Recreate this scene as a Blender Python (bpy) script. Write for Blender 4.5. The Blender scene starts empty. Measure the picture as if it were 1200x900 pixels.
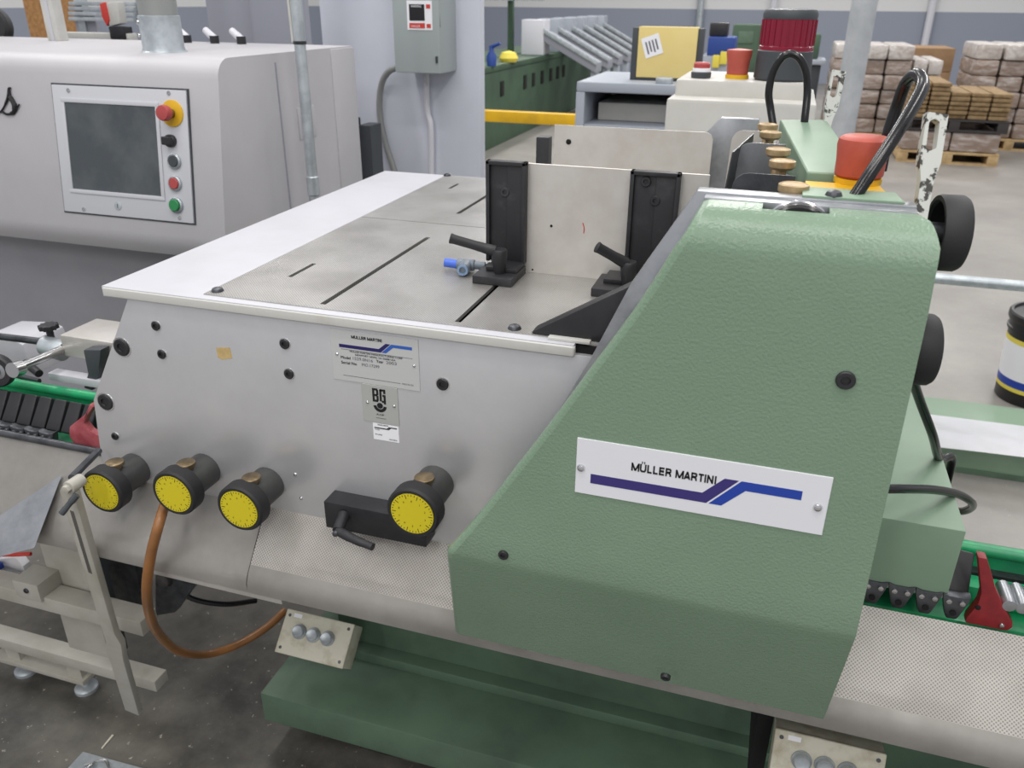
import bpy, bmesh, math, random
from mathutils import Vector, Matrix
random.seed(7)
S = bpy.context.scene
C = S.collection

# ------------------------------------------------------------------ camera
yaw, pitch, roll = -0.3034, 0.4389, 0.00924
cy, sy, cp, sp = math.cos(yaw), math.sin(yaw), math.cos(pitch), math.sin(pitch)
fwd = Vector((sy*cp, cy*cp, -sp)); rgt = Vector((cy, -sy, 0)); upv = rgt.cross(fwd)
r_ = rgt*math.cos(roll) + upv*math.sin(roll); u_ = upv*math.cos(roll) - rgt*math.sin(roll)
cam = bpy.data.cameras.new('camera'); camo = bpy.data.objects.new('camera', cam); C.objects.link(camo)
camo.matrix_world = Matrix(((r_.x, u_.x, -fwd.x, 0), (r_.y, u_.y, -fwd.y, 0), (r_.z, u_.z, -fwd.z, 1.5), (0, 0, 0, 1)))
cam.sensor_width = 36; cam.lens = 957.3/1200*36; cam.clip_start = 0.02; cam.clip_end = 100
cam.dof.use_dof = True; cam.dof.focus_distance = 1.15; cam.dof.aperture_fstop = 9.0
S.camera = camo

# ------------------------------------------------------------------ world and unseen ceiling lights
w = bpy.data.worlds.new('world'); S.world = w; w.use_nodes = True
w.node_tree.nodes['Background'].inputs[0].default_value = (0.93, 0.95, 1.0, 1)
w.node_tree.nodes['Background'].inputs[1].default_value = 0.52
def area(name, loc, sx, sy, power, rot=(0, 0, 0)):
    l = bpy.data.lights.new(name, 'AREA'); l.shape = 'RECTANGLE'; l.size = sx; l.size_y = sy; l.energy = power
    l.color = (1.0, 0.975, 0.94)
    o = bpy.data.objects.new(name, l); C.objects.link(o); o.location = loc; o.rotation_euler = rot
for x, y, p in [(-1.8, 2.4, 42), (1.6, 2.4, 42), (-5.0, 2.4, 42), (-1.8, -1.6, 40), (1.6, -1.6, 40), (-1.8, -5.2, 80), (1.6, -5.2, 80),  # rows behind the camera are unseen, added to brighten the front faces
                (-3.8, 6.2, 60), (-0.4, 6.2, 60), (3.0, 6.2, 60), (-3.8, 10, 70), (-0.4, 10, 70), (3.0, 10, 70), (-3.8, 14, 80), (-0.4, 14, 80), (3.0, 14, 80)]:
    area('unseen_ceiling_light', (x, y, 4.6), 0.35, 2.4, p)
area('unseen_ceiling_light', (-0.2, 0.0, 4.6), 2.4, 0.35, 42)  # unseen lamp, added to put a highlight on the cover's rolled top
S.view_settings.view_transform = 'Standard'; S.view_settings.look = 'None'
S.view_settings.exposure = 0.2; S.view_settings.gamma = 1.0; S.view_settings.use_curve_mapping = False

# ------------------------------------------------------------------ materials
def lin(c):
    return tuple(((v/255)/12.92 if v/255 <= 0.04045 else ((v/255+0.055)/1.055)**2.4) for v in c) + (1,)
def mat(name, rgb, rough=0.5, metal=0.0, rgb2=None, nscale=6.0, lo=0.4, hi=0.65, bump=None, rvar=0.0, det=6, stretch=None, spec=None):
    """noise-mixed principled material; bump=(kind, scale, strength, distance)"""
    m = bpy.data.materials.new(name); m.use_nodes = True
    nt = m.node_tree; N = nt.nodes; L = nt.links; b = N['Principled BSDF']
    b.inputs['Base Color'].default_value = lin(rgb); b.inputs['Roughness'].default_value = rough; b.inputs['Metallic'].default_value = metal
    if spec is not None: b.inputs['Specular IOR Level'].default_value = spec
    tc = N.new('ShaderNodeTexCoord')
    if rgb2 or rvar:
        n = N.new('ShaderNodeTexNoise'); n.inputs['Scale'].default_value = nscale; n.inputs['Detail'].default_value = det; n.inputs['Roughness'].default_value = 0.62
        src = tc.outputs['Object']
        if stretch:
            mp = N.new('ShaderNodeMapping'); mp.inputs['Scale'].default_value = stretch; L.new(src, mp.inputs[0]); src = mp.outputs[0]
        L.new(src, n.inputs['Vector'])
        cr = N.new('ShaderNodeValToRGB'); cr.color_ramp.elements[0].position = lo; cr.color_ramp.elements[1].position = hi
        L.new(n.outputs['Fac'], cr.inputs[0])
        if rgb2:
            mx = N.new('ShaderNodeMix'); mx.data_type = 'RGBA'
            mx.inputs['A'].default_value = lin(rgb); mx.inputs['B'].default_value = lin(rgb2)
            L.new(cr.outputs[0], mx.inputs['Factor']); L.new(mx.outputs['Result'], b.inputs['Base Color'])
        if rvar:
            mr = N.new('ShaderNodeMapRange'); mr.inputs['To Min'].default_value = rough - rvar; mr.inputs['To Max'].default_value = rough + rvar
            L.new(cr.outputs[0], mr.inputs['Value']); L.new(mr.outputs[0], b.inputs['Roughness'])
    if bump:
        kind, sc, st, dist = bump
        bp_ = N.new('ShaderNodeBump'); bp_.inputs['Strength'].default_value = st; bp_.inputs['Distance'].default_value = dist
        if kind == 'noise':
            t = N.new('ShaderNodeTexNoise'); t.inputs['Scale'].default_value = sc; t.inputs['Detail'].default_value = 2
            L.new(tc.outputs['Object'], t.inputs['Vector']); h = t.outputs['Fac']
        elif kind == 'grain':
            t = N.new('ShaderNodeTexVoronoi'); t.feature = 'SMOOTH_F1'; t.inputs['Scale'].default_value = sc
            n2 = N.new('ShaderNodeTexNoise'); n2.inputs['Scale'].default_value = sc*0.7
            vm = N.new('ShaderNodeMix'); vm.data_type = 'VECTOR'; vm.inputs['Factor'].default_value = 0.02
            L.new(tc.outputs['Object'], n2.inputs['Vector']); L.new(tc.outputs['Object'], vm.inputs['A']); L.new(n2.outputs['Color'], vm.inputs['B'])
            L.new(vm.outputs['Result'], t.inputs['Vector']); h = t.outputs['Distance']
        L.new(h, bp_.inputs['Height']); L.new(bp_.outputs[0], b.inputs['Normal'])
    return m
def dot_mat(name, rgb, rgb_hole, pitch, rough, metal, axes=('X', 'Z'), vs=1.0, thr=0.35, strength=0.5, depth=0.0006):
    """sheet with a regular embossed dot pattern along two world axes"""
    m = bpy.data.materials.new(name); m.use_nodes = True
    nt = m.node_tree; N = nt.nodes; L = nt.links; b = N['Principled BSDF']
    b.inputs['Roughness'].default_value = rough; b.inputs['Metallic'].default_value = metal
    tc = N.new('ShaderNodeTexCoord'); sx = N.new('ShaderNodeSeparateXYZ'); L.new(tc.outputs['Object'], sx.inputs[0])
    outs = []
    k = 2*math.pi/pitch
    def mth(op, a, bval=None):
        q = N.new('ShaderNodeMath'); q.operation = op
        for i, v in enumerate((a, bval)):
            if v is None: continue
            if isinstance(v, (int, float)): q.inputs[i].default_value = v
            else: L.new(v, q.inputs[i])
        return q.outputs[0]
    a = mth('SINE', mth('MULTIPLY', sx.outputs[axes[0]], k)); c = mth('SINE', mth('MULTIPLY', sx.outputs[axes[1]], k*vs))
    p = mth('MULTIPLY', a, c)
    n = N.new('ShaderNodeTexNoise'); n.inputs['Scale'].default_value = 9; n.inputs['Detail'].default_value = 5; L.new(tc.outputs['Object'], n.inputs['Vector'])
    cr = N.new('ShaderNodeValToRGB'); cr.color_ramp.elements[0].position = thr; cr.color_ramp.elements[1].position = thr + 0.25; L.new(p, cr.inputs[0])
    mx = N.new('ShaderNodeMix'); mx.data_type = 'RGBA'; mx.inputs['A'].default_value = lin(rgb); mx.inputs['B'].default_value = lin(rgb_hole); L.new(cr.outputs[0], mx.inputs['Factor'])
    m2 = N.new('ShaderNodeMix'); m2.data_type = 'RGBA'; m2.blend_type = 'MULTIPLY'
    cr2 = N.new('ShaderNodeValToRGB'); cr2.color_ramp.elements[0].color = (0.72, 0.71, 0.7, 1); cr2.color_ramp.elements[0].position = 0.3; cr2.color_ramp.elements[1].position = 0.62
    L.new(n.outputs['Fac'], cr2.inputs[0]); m2.inputs['Factor'].default_value = 1.0; L.new(mx.outputs['Result'], m2.inputs['A']); L.new(cr2.outputs[0], m2.inputs['B'])
    L.new(m2.outputs['Result'], b.inputs['Base Color'])
    bb = N.new('ShaderNodeBump'); bb.inputs['Strength'].default_value = strength; bb.inputs['Distance'].default_value = depth; bb.invert = True
    L.new(cr.outputs[0], bb.inputs['Height']); L.new(bb.outputs[0], b.inputs['Normal'])
    return m

M = {}
M['green'] = mat('green_leather_paint', (117, 140, 118), 0.30, rgb2=(123, 146, 124), nscale=3, bump=('noise', 300, 0.6, 0.0013))
M['green_smooth'] = mat('green_paint', (118, 142, 120), 0.45, rgb2=(125, 149, 126), nscale=5, bump=('noise', 500, 0.08, 0.0005))
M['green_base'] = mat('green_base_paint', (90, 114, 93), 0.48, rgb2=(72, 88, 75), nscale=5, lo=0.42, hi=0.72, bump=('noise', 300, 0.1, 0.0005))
M['green_rail'] = mat('bright_green_plastic', (24, 160, 100), 0.35, rgb2=(40, 130, 90), nscale=12)
M['green_far'] = mat('far_green_paint', (66, 92, 70), 0.55, rgb2=(54, 74, 58), nscale=2)
M['panel'] = mat('milled_aluminium', (214, 214, 215), 0.34, 0.6, rgb2=(200, 200, 203), nscale=5, lo=0.35, hi=0.7, rvar=0.06, bump=('noise', 240, 0.05, 0.0004))
M['alu'] = mat('aluminium_plate', (178, 180, 184), 0.38, 0.85, rgb2=(140, 143, 148), nscale=14, lo=0.4, hi=0.7, rvar=0.08)
M['galv'] = mat('galvanised_steel', (190, 197, 201), 0.4, 0.5, rgb2=(168, 175, 180), nscale=22, lo=0.4, hi=0.6)
M['steel'] = mat('bright_steel', (190, 190, 190), 0.25, 1.0)
M['steel_dark'] = mat('dark_steel', (96, 98, 102), 0.4, 0.8, rgb2=(70, 72, 76), nscale=30)
M['chrome'] = mat('chrome', (215, 215, 218), 0.15, 1.0)
M['white'] = mat('white_enamel', (190, 190, 196), 0.45, rgb2=(182, 182, 187), nscale=7, lo=0.45, hi=0.75)
M['lip'] = mat('cream_enamel', (198, 197, 192), 0.4, rgb2=(180, 177, 168), nscale=9, lo=0.5, hi=0.8)
M['tableplate'] = dot_mat('fine_embossed_plate', (186, 184, 181), (140, 138, 136), 0.0046, 0.34, 0.5, axes=('X', 'Y'), thr=0.1, strength=0.5, depth=0.0004)
M['guard'] = dot_mat('dimpled_guard_sheet', (240, 235, 229), (186, 180, 174), 0.0050, 0.42, 0.2, axes=('X', 'Z'), vs=1.25, thr=0.1, strength=0.6, depth=0.0006)
M['guard_plain'] = mat('worn_guard_sheet', (204, 200, 195), 0.40, 0.4, rgb2=(176, 172, 166), nscale=7, lo=0.35, hi=0.7, rvar=0.08)
M['hopper'] = mat('hopper_sheet', (208, 204, 198), 0.42, 0.45, rgb2=(196, 190, 183), nscale=16, lo=0.4, hi=0.7)
M['black'] = mat('black_plastic', (30, 30, 33), 0.45, rgb2=(40, 40, 43), nscale=25, bump=('noise', 700, 0.1, 0.0004))
M['black_paint'] = mat('worn_black_paint', (38, 38, 41), 0.5, rgb2=(64, 64, 67), nscale=26, lo=0.55, hi=0.85, bump=('noise', 400, 0.12, 0.0004))
M['rubber'] = mat('black_rubber', (34, 34, 36), 0.62, bump=('noise', 500, 0.2, 0.0006))
M['cable'] = mat('glossy_black_cable', (20, 20, 22), 0.22)
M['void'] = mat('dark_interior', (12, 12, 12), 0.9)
M['dial'] = mat('dark_grey_dial_body', (58, 58, 58), 0.45, rgb2=(70, 70, 68), nscale=30)
M['yellow'] = mat('yellow_dial_face', (208, 192, 28), 0.45)
M['yellow_paint'] = mat('yellow_safety_paint', (226, 178, 20), 0.5, rgb2=(205, 160, 24), nscale=6)
M['ink'] = mat('black_ink', (16, 16, 20), 0.5)
M['grey_ink'] = mat('grey_ink', (96, 96, 100), 0.5)
M['purple'] = mat('violet_ink', (52, 44, 112), 0.4)
M['navy'] = mat('navy_ink', (28, 24, 92), 0.4)
M['blue'] = mat('blue_ink', (28, 62, 158), 0.4)
M['midblue'] = mat('mid_blue_ink', (44, 92, 178), 0.4)
M['sign'] = mat('white_sign_plate', (222, 223, 228), 0.35)
M['silver_label'] = mat('silver_label', (206, 207, 207), 0.4, 0.35)
M['grey_label'] = mat('grey_label', (186, 188, 184), 0.4, 0.35)
M['paper'] = mat('white_paper', (236, 236, 240), 0.7)
M['brass'] = mat('worn_brass', (186, 162, 124), 0.4, 0.5, rgb2=(154, 130, 96), nscale=60)
M['bronze'] = mat('dull_bronze', (142, 124, 96), 0.4, 0.8, rgb2=(112, 98, 76), nscale=60)
M['red_cap'] = mat('faded_red_plastic', (180, 84, 70), 0.5, rgb2=(170, 74, 60), nscale=20)
M['red_button'] = mat('red_button', (172, 70, 70), 0.4)
M['red_pusher'] = mat('red_painted_steel', (140, 34, 38), 0.45, rgb2=(120, 28, 34), nscale=40)
M['pink_pusher'] = mat('faded_red_paint', (176, 92, 98), 0.5, rgb2=(150, 64, 72), nscale=40)
M['green_button'] = mat('green_button', (40, 130, 74), 0.4)
M['cabinet'] = mat('light_grey_cabinet_paint', (192, 190, 193), 0.42, rgb2=(184, 182, 186), nscale=2.5, bump=('noise', 500, 0.05, 0.0004))
M['cabinet_low'] = mat('grey_cabinet_paint', (158, 158, 164), 0.55, rgb2=(148, 148, 154), nscale=2.5)
M['hmi'] = mat('panel_grey', (196, 197, 202), 0.4)
M['screen'] = mat('dusty_screen_glass', (70, 76, 80), 0.28, rgb2=(92, 97, 100), nscale=9, lo=0.45, hi=0.75)
M['partition'] = mat('pale_lilac_panel', (204, 207, 218), 0.55, rgb2=(196, 199, 210), nscale=3)
M['greypanel'] = mat('grey_sheet_panel', (150, 152, 162), 0.55)
M['switchbox'] = mat('switchbox_grey', (162, 170, 170), 0.45)
M['stand'] = mat('warm_grey_stand_paint', (176, 173, 164), 0.5, rgb2=(158, 154, 142), nscale=12, lo=0.4, hi=0.75)
M['cream'] = mat('dirty_cream_plastic', (206, 202, 184), 0.5, rgb2=(158, 148, 122), nscale=26, lo=0.48, hi=0.82)
M['cream_clean'] = mat('cream_steel_box', (206, 202, 188), 0.45, rgb2=(190, 184, 166), nscale=20, lo=0.5, hi=0.85)
M['hose'] = mat('amber_hose', (146, 98, 54), 0.35, rgb2=(118, 80, 48), nscale=14, lo=0.4, hi=0.7)
M['chipped'] = mat('chipped_white_paint', (190, 192, 186), 0.5, rgb2=(58, 56, 52), nscale=60, lo=0.54, hi=0.58)
M['fit_blue'] = mat('blue_tube', (70, 110, 214), 0.35)
M['fit_grey'] = mat('grey_fitting', (112, 122, 132), 0.4)
M['fit_ring'] = mat('pale_blue_collet', (132, 158, 190), 0.4)
M['floor'] = None
M['housing'] = mat('cream_grey_housing', (196, 194, 188), 0.5, rgb2=(186, 184, 178), nscale=6)
M['bluegrey'] = mat('blue_grey_steel', (160, 166, 176), 0.5)
M['board'] = mat('pale_yellow_board', (222, 200, 128), 0.6, rgb2=(226, 206, 138), nscale=4)
M['darkgrey'] = mat('dark_grey_plastic', (62, 66, 70), 0.5)
M['red_lens'] = mat('dark_red_lens', (128, 14, 44), 0.25)
M['carton'] = mat('brown_carton', (146, 116, 86), 0.75, rgb2=(132, 104, 74), nscale=6)
M['carton2'] = mat('kraft_board', (146, 122, 88), 0.8, rgb2=(116, 94, 64), nscale=18)
M['wrap'] = mat('wrapped_carton', (140, 122, 110), 0.32, rgb2=(196, 188, 184), nscale=7, lo=0.46, hi=0.74, stretch=(1, 1, 4), bump=('noise', 25, 0.5, 0.02))
M['wrap_lit_top'] = mat('stretch_wrap_highlight', (196, 190, 186), 0.3, rgb2=(158, 146, 138), nscale=8, lo=0.45, hi=0.7, bump=('noise', 25, 0.6, 0.02))  # paler wrap for the top cartons, highlights painted into the colour
M['wood'] = mat('pallet_wood', (196, 168, 124), 0.8, rgb2=(166, 138, 98), nscale=14)
M['darkwood'] = mat('dark_pallet', (58, 54, 54), 0.8)
M['osb'] = mat('osb_board', (176, 132, 84), 0.8, rgb2=(146, 104, 62), nscale=40)
M['bluebox'] = mat('blue_box', (34, 66, 140), 0.5)
M['bucket'] = mat('black_bucket', (28, 28, 30), 0.4)
M['conduit'] = mat('grey_conduit', (150, 152, 150), 0.45, 0.3)
M['white_pvc'] = mat('white_pipe', (206, 206, 212), 0.5)
M['yellow_tag'] = mat('yellow_tag', (224, 206, 80), 0.6)
M['tape'] = mat('yellowed_tape', (196, 170, 116), 0.7, rgb2=(180, 156, 106), nscale=120)
M['redink'] = mat('red_ink', (200, 60, 50), 0.5)
M['dirt'] = mat('oily_dark_steel', (52, 50, 47), 0.6, 0.2, rgb2=(84, 82, 78), nscale=18)
M['column'] = mat('pale_grey_column', (176, 180, 184), 0.5, rgb2=(160, 164, 168), nscale=5)

def floor_material():
    m = bpy.data.materials.new('concrete_floor'); m.use_nodes = True
    nt = m.node_tree; N = nt.nodes; L = nt.links; b = N['Principled BSDF']; b.inputs['Roughness'].default_value = 0.42
    tc = N.new('ShaderNodeTexCoord')
    def noise(sc, det):
        n = N.new('ShaderNodeTexNoise'); n.inputs['Scale'].default_value = sc; n.inputs['Detail'].default_value = det; n.inputs['Roughness'].default_value = 0.65
        L.new(tc.outputs['Object'], n.inputs['Vector']); return n.outputs['Fac']
    def ramp(src, p0, c0, p1, c1):
        cr = N.new('ShaderNodeValToRGB'); e = cr.color_ramp.elements
        e[0].position = p0; e[0].color = c0; e[1].position = p1; e[1].color = c1; L.new(src, cr.inputs[0]); return cr.outputs[0]
    def mix(a, c, f, mode='MIX'):
        q = N.new('ShaderNodeMix'); q.data_type = 'RGBA'; q.blend_type = mode
        for s, v in (('A', a), ('B', c), ('Factor', f)):
            if isinstance(v, (tuple, float, int)): q.inputs[s].default_value = v
            else: L.new(v, q.inputs[s])
        return q.outputs['Result']
    clean = ramp(noise(1.3, 8), 0.35, lin((122, 118, 113)), 0.65, lin((146, 142, 137)))
    oily_shaded = ramp(noise(3.5, 9), 0.36, lin((46, 45, 43)), 0.68, lin((108, 104, 96)))
    # work zone round the front of the binding line: oil dirt plus painted-in shade
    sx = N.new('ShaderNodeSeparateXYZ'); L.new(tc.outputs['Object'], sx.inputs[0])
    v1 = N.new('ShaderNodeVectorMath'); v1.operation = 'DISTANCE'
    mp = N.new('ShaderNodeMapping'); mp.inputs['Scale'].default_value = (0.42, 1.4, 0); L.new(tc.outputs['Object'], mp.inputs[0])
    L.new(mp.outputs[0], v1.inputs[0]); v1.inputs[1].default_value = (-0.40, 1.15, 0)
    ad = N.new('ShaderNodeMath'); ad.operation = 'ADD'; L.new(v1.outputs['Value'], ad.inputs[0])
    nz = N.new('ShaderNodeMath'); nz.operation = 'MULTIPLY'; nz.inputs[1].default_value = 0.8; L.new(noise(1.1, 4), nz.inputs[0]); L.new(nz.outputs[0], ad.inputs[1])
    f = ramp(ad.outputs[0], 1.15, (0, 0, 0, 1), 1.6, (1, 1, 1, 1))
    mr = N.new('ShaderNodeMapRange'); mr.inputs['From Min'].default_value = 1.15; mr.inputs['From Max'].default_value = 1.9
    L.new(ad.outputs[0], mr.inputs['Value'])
    col = mix(oily_shaded, clean, mr.outputs[0])
    sp_ = ramp(noise(60, 3), 0.66, (0, 0, 0, 1), 0.74, (1, 1, 1, 1))
    col = mix(col, lin((176, 172, 160)), sp_)
    L.new(col, b.inputs['Base Color'])
    bb = N.new('ShaderNodeBump'); bb.inputs['Strength'].default_value = 0.15; bb.inputs['Distance'].default_value = 0.003
    L.new(noise(40, 5), bb.inputs['Height']); L.new(bb.outputs[0], b.inputs['Normal'])
    return m
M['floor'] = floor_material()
def wall_material():
    m = bpy.data.materials.new('two_tone_wall_paint'); m.use_nodes = True
    nt = m.node_tree; N = nt.nodes; L = nt.links; b = N['Principled BSDF']; b.inputs['Roughness'].default_value = 0.7
    tc = N.new('ShaderNodeTexCoord'); sx = N.new('ShaderNodeSeparateXYZ'); L.new(tc.outputs['Object'], sx.inputs[0])
    g = N.new('ShaderNodeMath'); g.operation = 'GREATER_THAN'; g.inputs[1].default_value = 1.37; L.new(sx.outputs['Z'], g.inputs[0])
    q = N.new('ShaderNodeMix'); q.data_type = 'RGBA'; q.inputs['A'].default_value = lin((142, 148, 162)); q.inputs['B'].default_value = lin((214, 214, 214))
    L.new(g.outputs[0], q.inputs['Factor']); L.new(q.outputs['Result'], b.inputs['Base Color'])
    return m
M['wall'] = wall_material()

# ------------------------------------------------------------------ geometry helpers
class G:
    """collects shapes into one bmesh; optional frame matrix"""
    def __init__(self, frame=None):
        self.bm = bmesh.new(); self.f = frame
    def v(self, p):
        p = Vector(p)
        return self.bm.verts.new(self.f @ p if self.f else p)
    def poly(self, pts):
        return self.bm.faces.new([self.v(p) for p in pts])
    def box(self, a, b):
        (x0, y0, z0), (x1, y1, z1) = a, b
        return self.prism([(x0, y0, z0), (x1, y0, z0), (x1, y1, z0), (x0, y1, z0)], (0, 0, z1-z0))
    def prism(self, pts, vec):
        vec = Vector(vec)
        a = [self.v(p) for p in pts]; b = [self.v(Vector(p)+vec) for p in pts]
        n = len(pts)
        self.bm.faces.new(a[::-1]); self.bm.faces.new(b)
        for i in range(n): self.bm.faces.new((a[i], a[(i+1) % n], b[(i+1) % n], b[i]))
        return self
    def _basis(self, d):
        d = Vector(d).normalized()
        t = Vector((0, 0, 1)) if abs(d.z) < 0.9 else Vector((1, 0, 0))
        e1 = d.cross(t).normalized(); return d, e1, d.cross(e1)
    def lathe(self, o, axis, prof, n=24, cap=True):
        o = Vector(o); d, e1, e2 = self._basis(axis); rings = []
        for r, h in prof:
            if r < 1e-6: rings.append([self.v(o+d*h)])
            else: rings.append([self.v(o+d*h+(e1*math.cos(2*math.pi*k/n)+e2*math.sin(2*math.pi*k/n))*r) for k in range(n)])
        for A, B in zip(rings[:-1], rings[1:]):
            for k in range(n):
                k2 = (k+1) % n
                if len(A) == 1 and len(B) == 1: continue
                if len(A) == 1: self.bm.faces.new((A[0], B[k2], B[k]))
                elif len(B) == 1: self.bm.faces.new((A[k], A[k2], B[0]))
                else: self.bm.faces.new((A[k], A[k2], B[k2], B[k]))
        if cap:
            if len(rings[0]) > 1: self.bm.faces.new(rings[0][::-1])
            if len(rings[-1]) > 1: self.bm.faces.new(rings[-1])
        return self
    def cyl(self, p0, p1, r, r2=None, n=20):
        p0, p1 = Vector(p0), Vector(p1)
        return self.lathe(p0, p1-p0, [(r, 0), (r if r2 is None else r2, (p1-p0).length)], n)
    def tube(self, pts, r, n=10, sub=6, smooth=True):
        P = [Vector(p) for p in pts]
        if smooth and len(P) > 2:
            Q = []
            for i in range(len(P)-1):
                a = P[i-1] if i else P[0]*2-P[1]; b, c = P[i], P[i+1]; d = P[i+2] if i+2 < len(P) else P[-1]*2-P[-2]
                for k in range(sub):
                    t = k/sub
                    Q.append(0.5*((2*b)+(c-a)*t+(2*a-5*b+4*c-d)*t*t+(3*b-a-3*c+d)*t**3))
            Q.append(P[-1]); P = Q
        rings = []; prev = None
        for i, p in enumerate(P):
            t = (P[min(i+1, len(P)-1)]-P[max(i-1, 0)]).normalized()
            if prev is None: _, e1, _ = self._basis(t)
            else: e1 = (prev-t*prev.dot(t)).normalized()
            prev = e1; e2 = t.cross(e1)
            rr = r[i*len(r)//len(P)] if isinstance(r, (list, tuple)) else r
            rings.append([self.v(p+(e1*math.cos(2*math.pi*k/n)+e2*math.sin(2*math.pi*k/n))*rr) for k in range(n)])
        for A, B in zip(rings[:-1], rings[1:]):
            for k in range(n): self.bm.faces.new((A[k], A[(k+1) % n], B[(k+1) % n], B[k]))
        self.bm.faces.new(rings[0][::-1]); self.bm.faces.new(rings[-1])
        return self
    def plate(self, x0, x1, y0, y1, z0, z1, holes):
        """horizontal plate with rectangular through-holes"""
        xs = sorted(set([x0, x1]+[h[i] for h in holes for i in (0, 1)])); ys = sorted(set([y0, y1]+[h[i] for h in holes for i in (2, 3)]))
        solid = {}
        for i in range(len(xs)-1):
            for j in range(len(ys)-1):
                mx, my = (xs[i]+xs[i+1])/2, (ys[j]+ys[j+1])/2
                solid[i, j] = not any(h[0] < mx < h[1] and h[2] < my < h[3] for h in holes)
        vt = {}
        def V(i, j, z):
            if (i, j, z) not in vt: vt[i, j, z] = self.v((xs[i], ys[j], z))
            return vt[i, j, z]
        for (i, j), s in solid.items():
            if not s: continue
            self.bm.faces.new((V(i, j, z1), V(i+1, j, z1), V(i+1, j+1, z1), V(i, j+1, z1)))
            self.bm.faces.new((V(i, j, z0), V(i, j+1, z0), V(i+1, j+1, z0), V(i+1, j, z0)))
            for di, dj, a, b in ((-1, 0, (0, 1), (0, 0)), (1, 0, (1, 0), (1, 1)), (0, -1, (0, 0), (1, 0)), (0, 1, (1, 1), (0, 1))):
                if not solid.get((i+di, j+dj), False):
                    A, B = (i+a[0], j+a[1]), (i+b[0], j+b[1])
                    self.bm.faces.new((V(*A, z0), V(*B, z0), V(*B, z1), V(*A, z1)))
        return self
    def sweep(self, prof, x0, x1):
        """sheet/solid: closed (y, z) profile extruded along x"""
        return self.prism([(x0, y, z) for y, z in prof], (x1-x0, 0, 0))

def finish(bm, bevel=0.0, seg=2, ang=35):
    bmesh.ops.recalc_face_normals(bm, faces=bm.faces)
    if bevel:
        es = [e for e in bm.edges if len(e.link_faces) == 2 and e.calc_face_angle(0) > math.radians(30)]
        bmesh.ops.bevel(bm, geom=es, offset=bevel, segments=seg, affect='EDGES', clamp_overlap=True, profile=0.6)
    for f in bm.faces: f.smooth = True
    for e in bm.edges:
        e.smooth = not (len(e.link_faces) == 2 and e.calc_face_angle(0) > math.radians(ang))
def put(name, g, m, parent=None, bevel=0.0, seg=2, ang=35, label=None):
    finish(g.bm, bevel, seg, ang)
    me = bpy.data.meshes.new(name); g.bm.to_mesh(me); g.bm.free(); me.materials.append(M[m] if isinstance(m, str) else m)
    return link(name, me, parent, label)
def link(name, me, parent=None, label=None, world=None):
    o = bpy.data.objects.new(name, me); C.objects.link(o)
    if parent:
        o.parent = parent
        o.matrix_parent_inverse = PW[parent.name].inverted()
    o.matrix_basis = world if world else Matrix()
    PW[o.name] = world if world else Matrix()
    if label: o['label'] = label
    return o
PW = {}
def thing(name, label, cat, loc=(0, 0, 0), group=None):
    o = bpy.data.objects.new(name, None); C.objects.link(o); o.location = loc; o.empty_display_size = 0.05
    PW[o.name] = Matrix.Translation(Vector(loc))
    return tag(o, label, cat, group)
def tag(o, label, cat, group=None):
    o['label'] = label; o['category'] = cat
    if group: o['group'] = group
    return o
def struct(o): o['kind'] = 'structure'; return o
def frame(o, ex, ey):
    ex = Vector(ex).normalized(); ey = Vector(ey); ez = ex.cross(ey).normalized(); ey = ez.cross(ex)
    o = Vector(o)
    return Matrix(((ex.x, ey.x, ez.x, o.x), (ex.y, ey.y, ez.y, o.y), (ex.z, ey.z, ez.z, o.z), (0, 0, 0, 1)))
def frame_up(o, ex, ey):
    """frame whose second axis is exactly ey"""
    ey = Vector(ey).normalized(); ex = Vector(ex); ex = (ex-ey*ex.dot(ey)).normalized(); return frame(o, ex, ey)
STROKES = {'M': (1.05, [[(.1, 0), (.1, .7)], [(.1, .66), (.5, .04)], [(.5, .04), (.9, .66)], [(.9, .7), (.9, 0)]]),
 'U': (.9, [[(.1, .7), (.1, .25), (.16, .12), (.28, .055), (.4, .05), (.52, .055), (.64, .12), (.7, .25), (.7, .7)]]),
 'L': (.72, [[(.1, .7), (.1, 0)], [(.1, .05), (.58, .05)]]),
 'E': (.78, [[(.1, .7), (.1, 0)], [(.1, .05), (.64, .05)], [(.1, .36), (.6, .36)], [(.1, .65), (.63, .65)]]),
 'R': (.86, [[(.1, .7), (.1, 0)], [(.1, .65), (.46, .65), (.6, .6), (.64, .5), (.6, .39), (.46, .33), (.1, .33)], [(.42, .33), (.58, .24), (.64, 0)]]),
 'A': (.82, [[(.05, 0), (.36, .66)], [(.36, .66), (.67, 0)], [(.17, .2), (.55, .2)]]),
 'T': (.72, [[(.02, .65), (.62, .65)], [(.32, .7), (.32, 0)]]), 'I': (.3, [[(.1, .7), (.1, 0)]]),
 'N': (.9, [[(.1, 0), (.1, .7)], [(.1, .66), (.66, .04)], [(.66, .7), (.66, 0)]]), ' ': (.35, [])}
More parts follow.
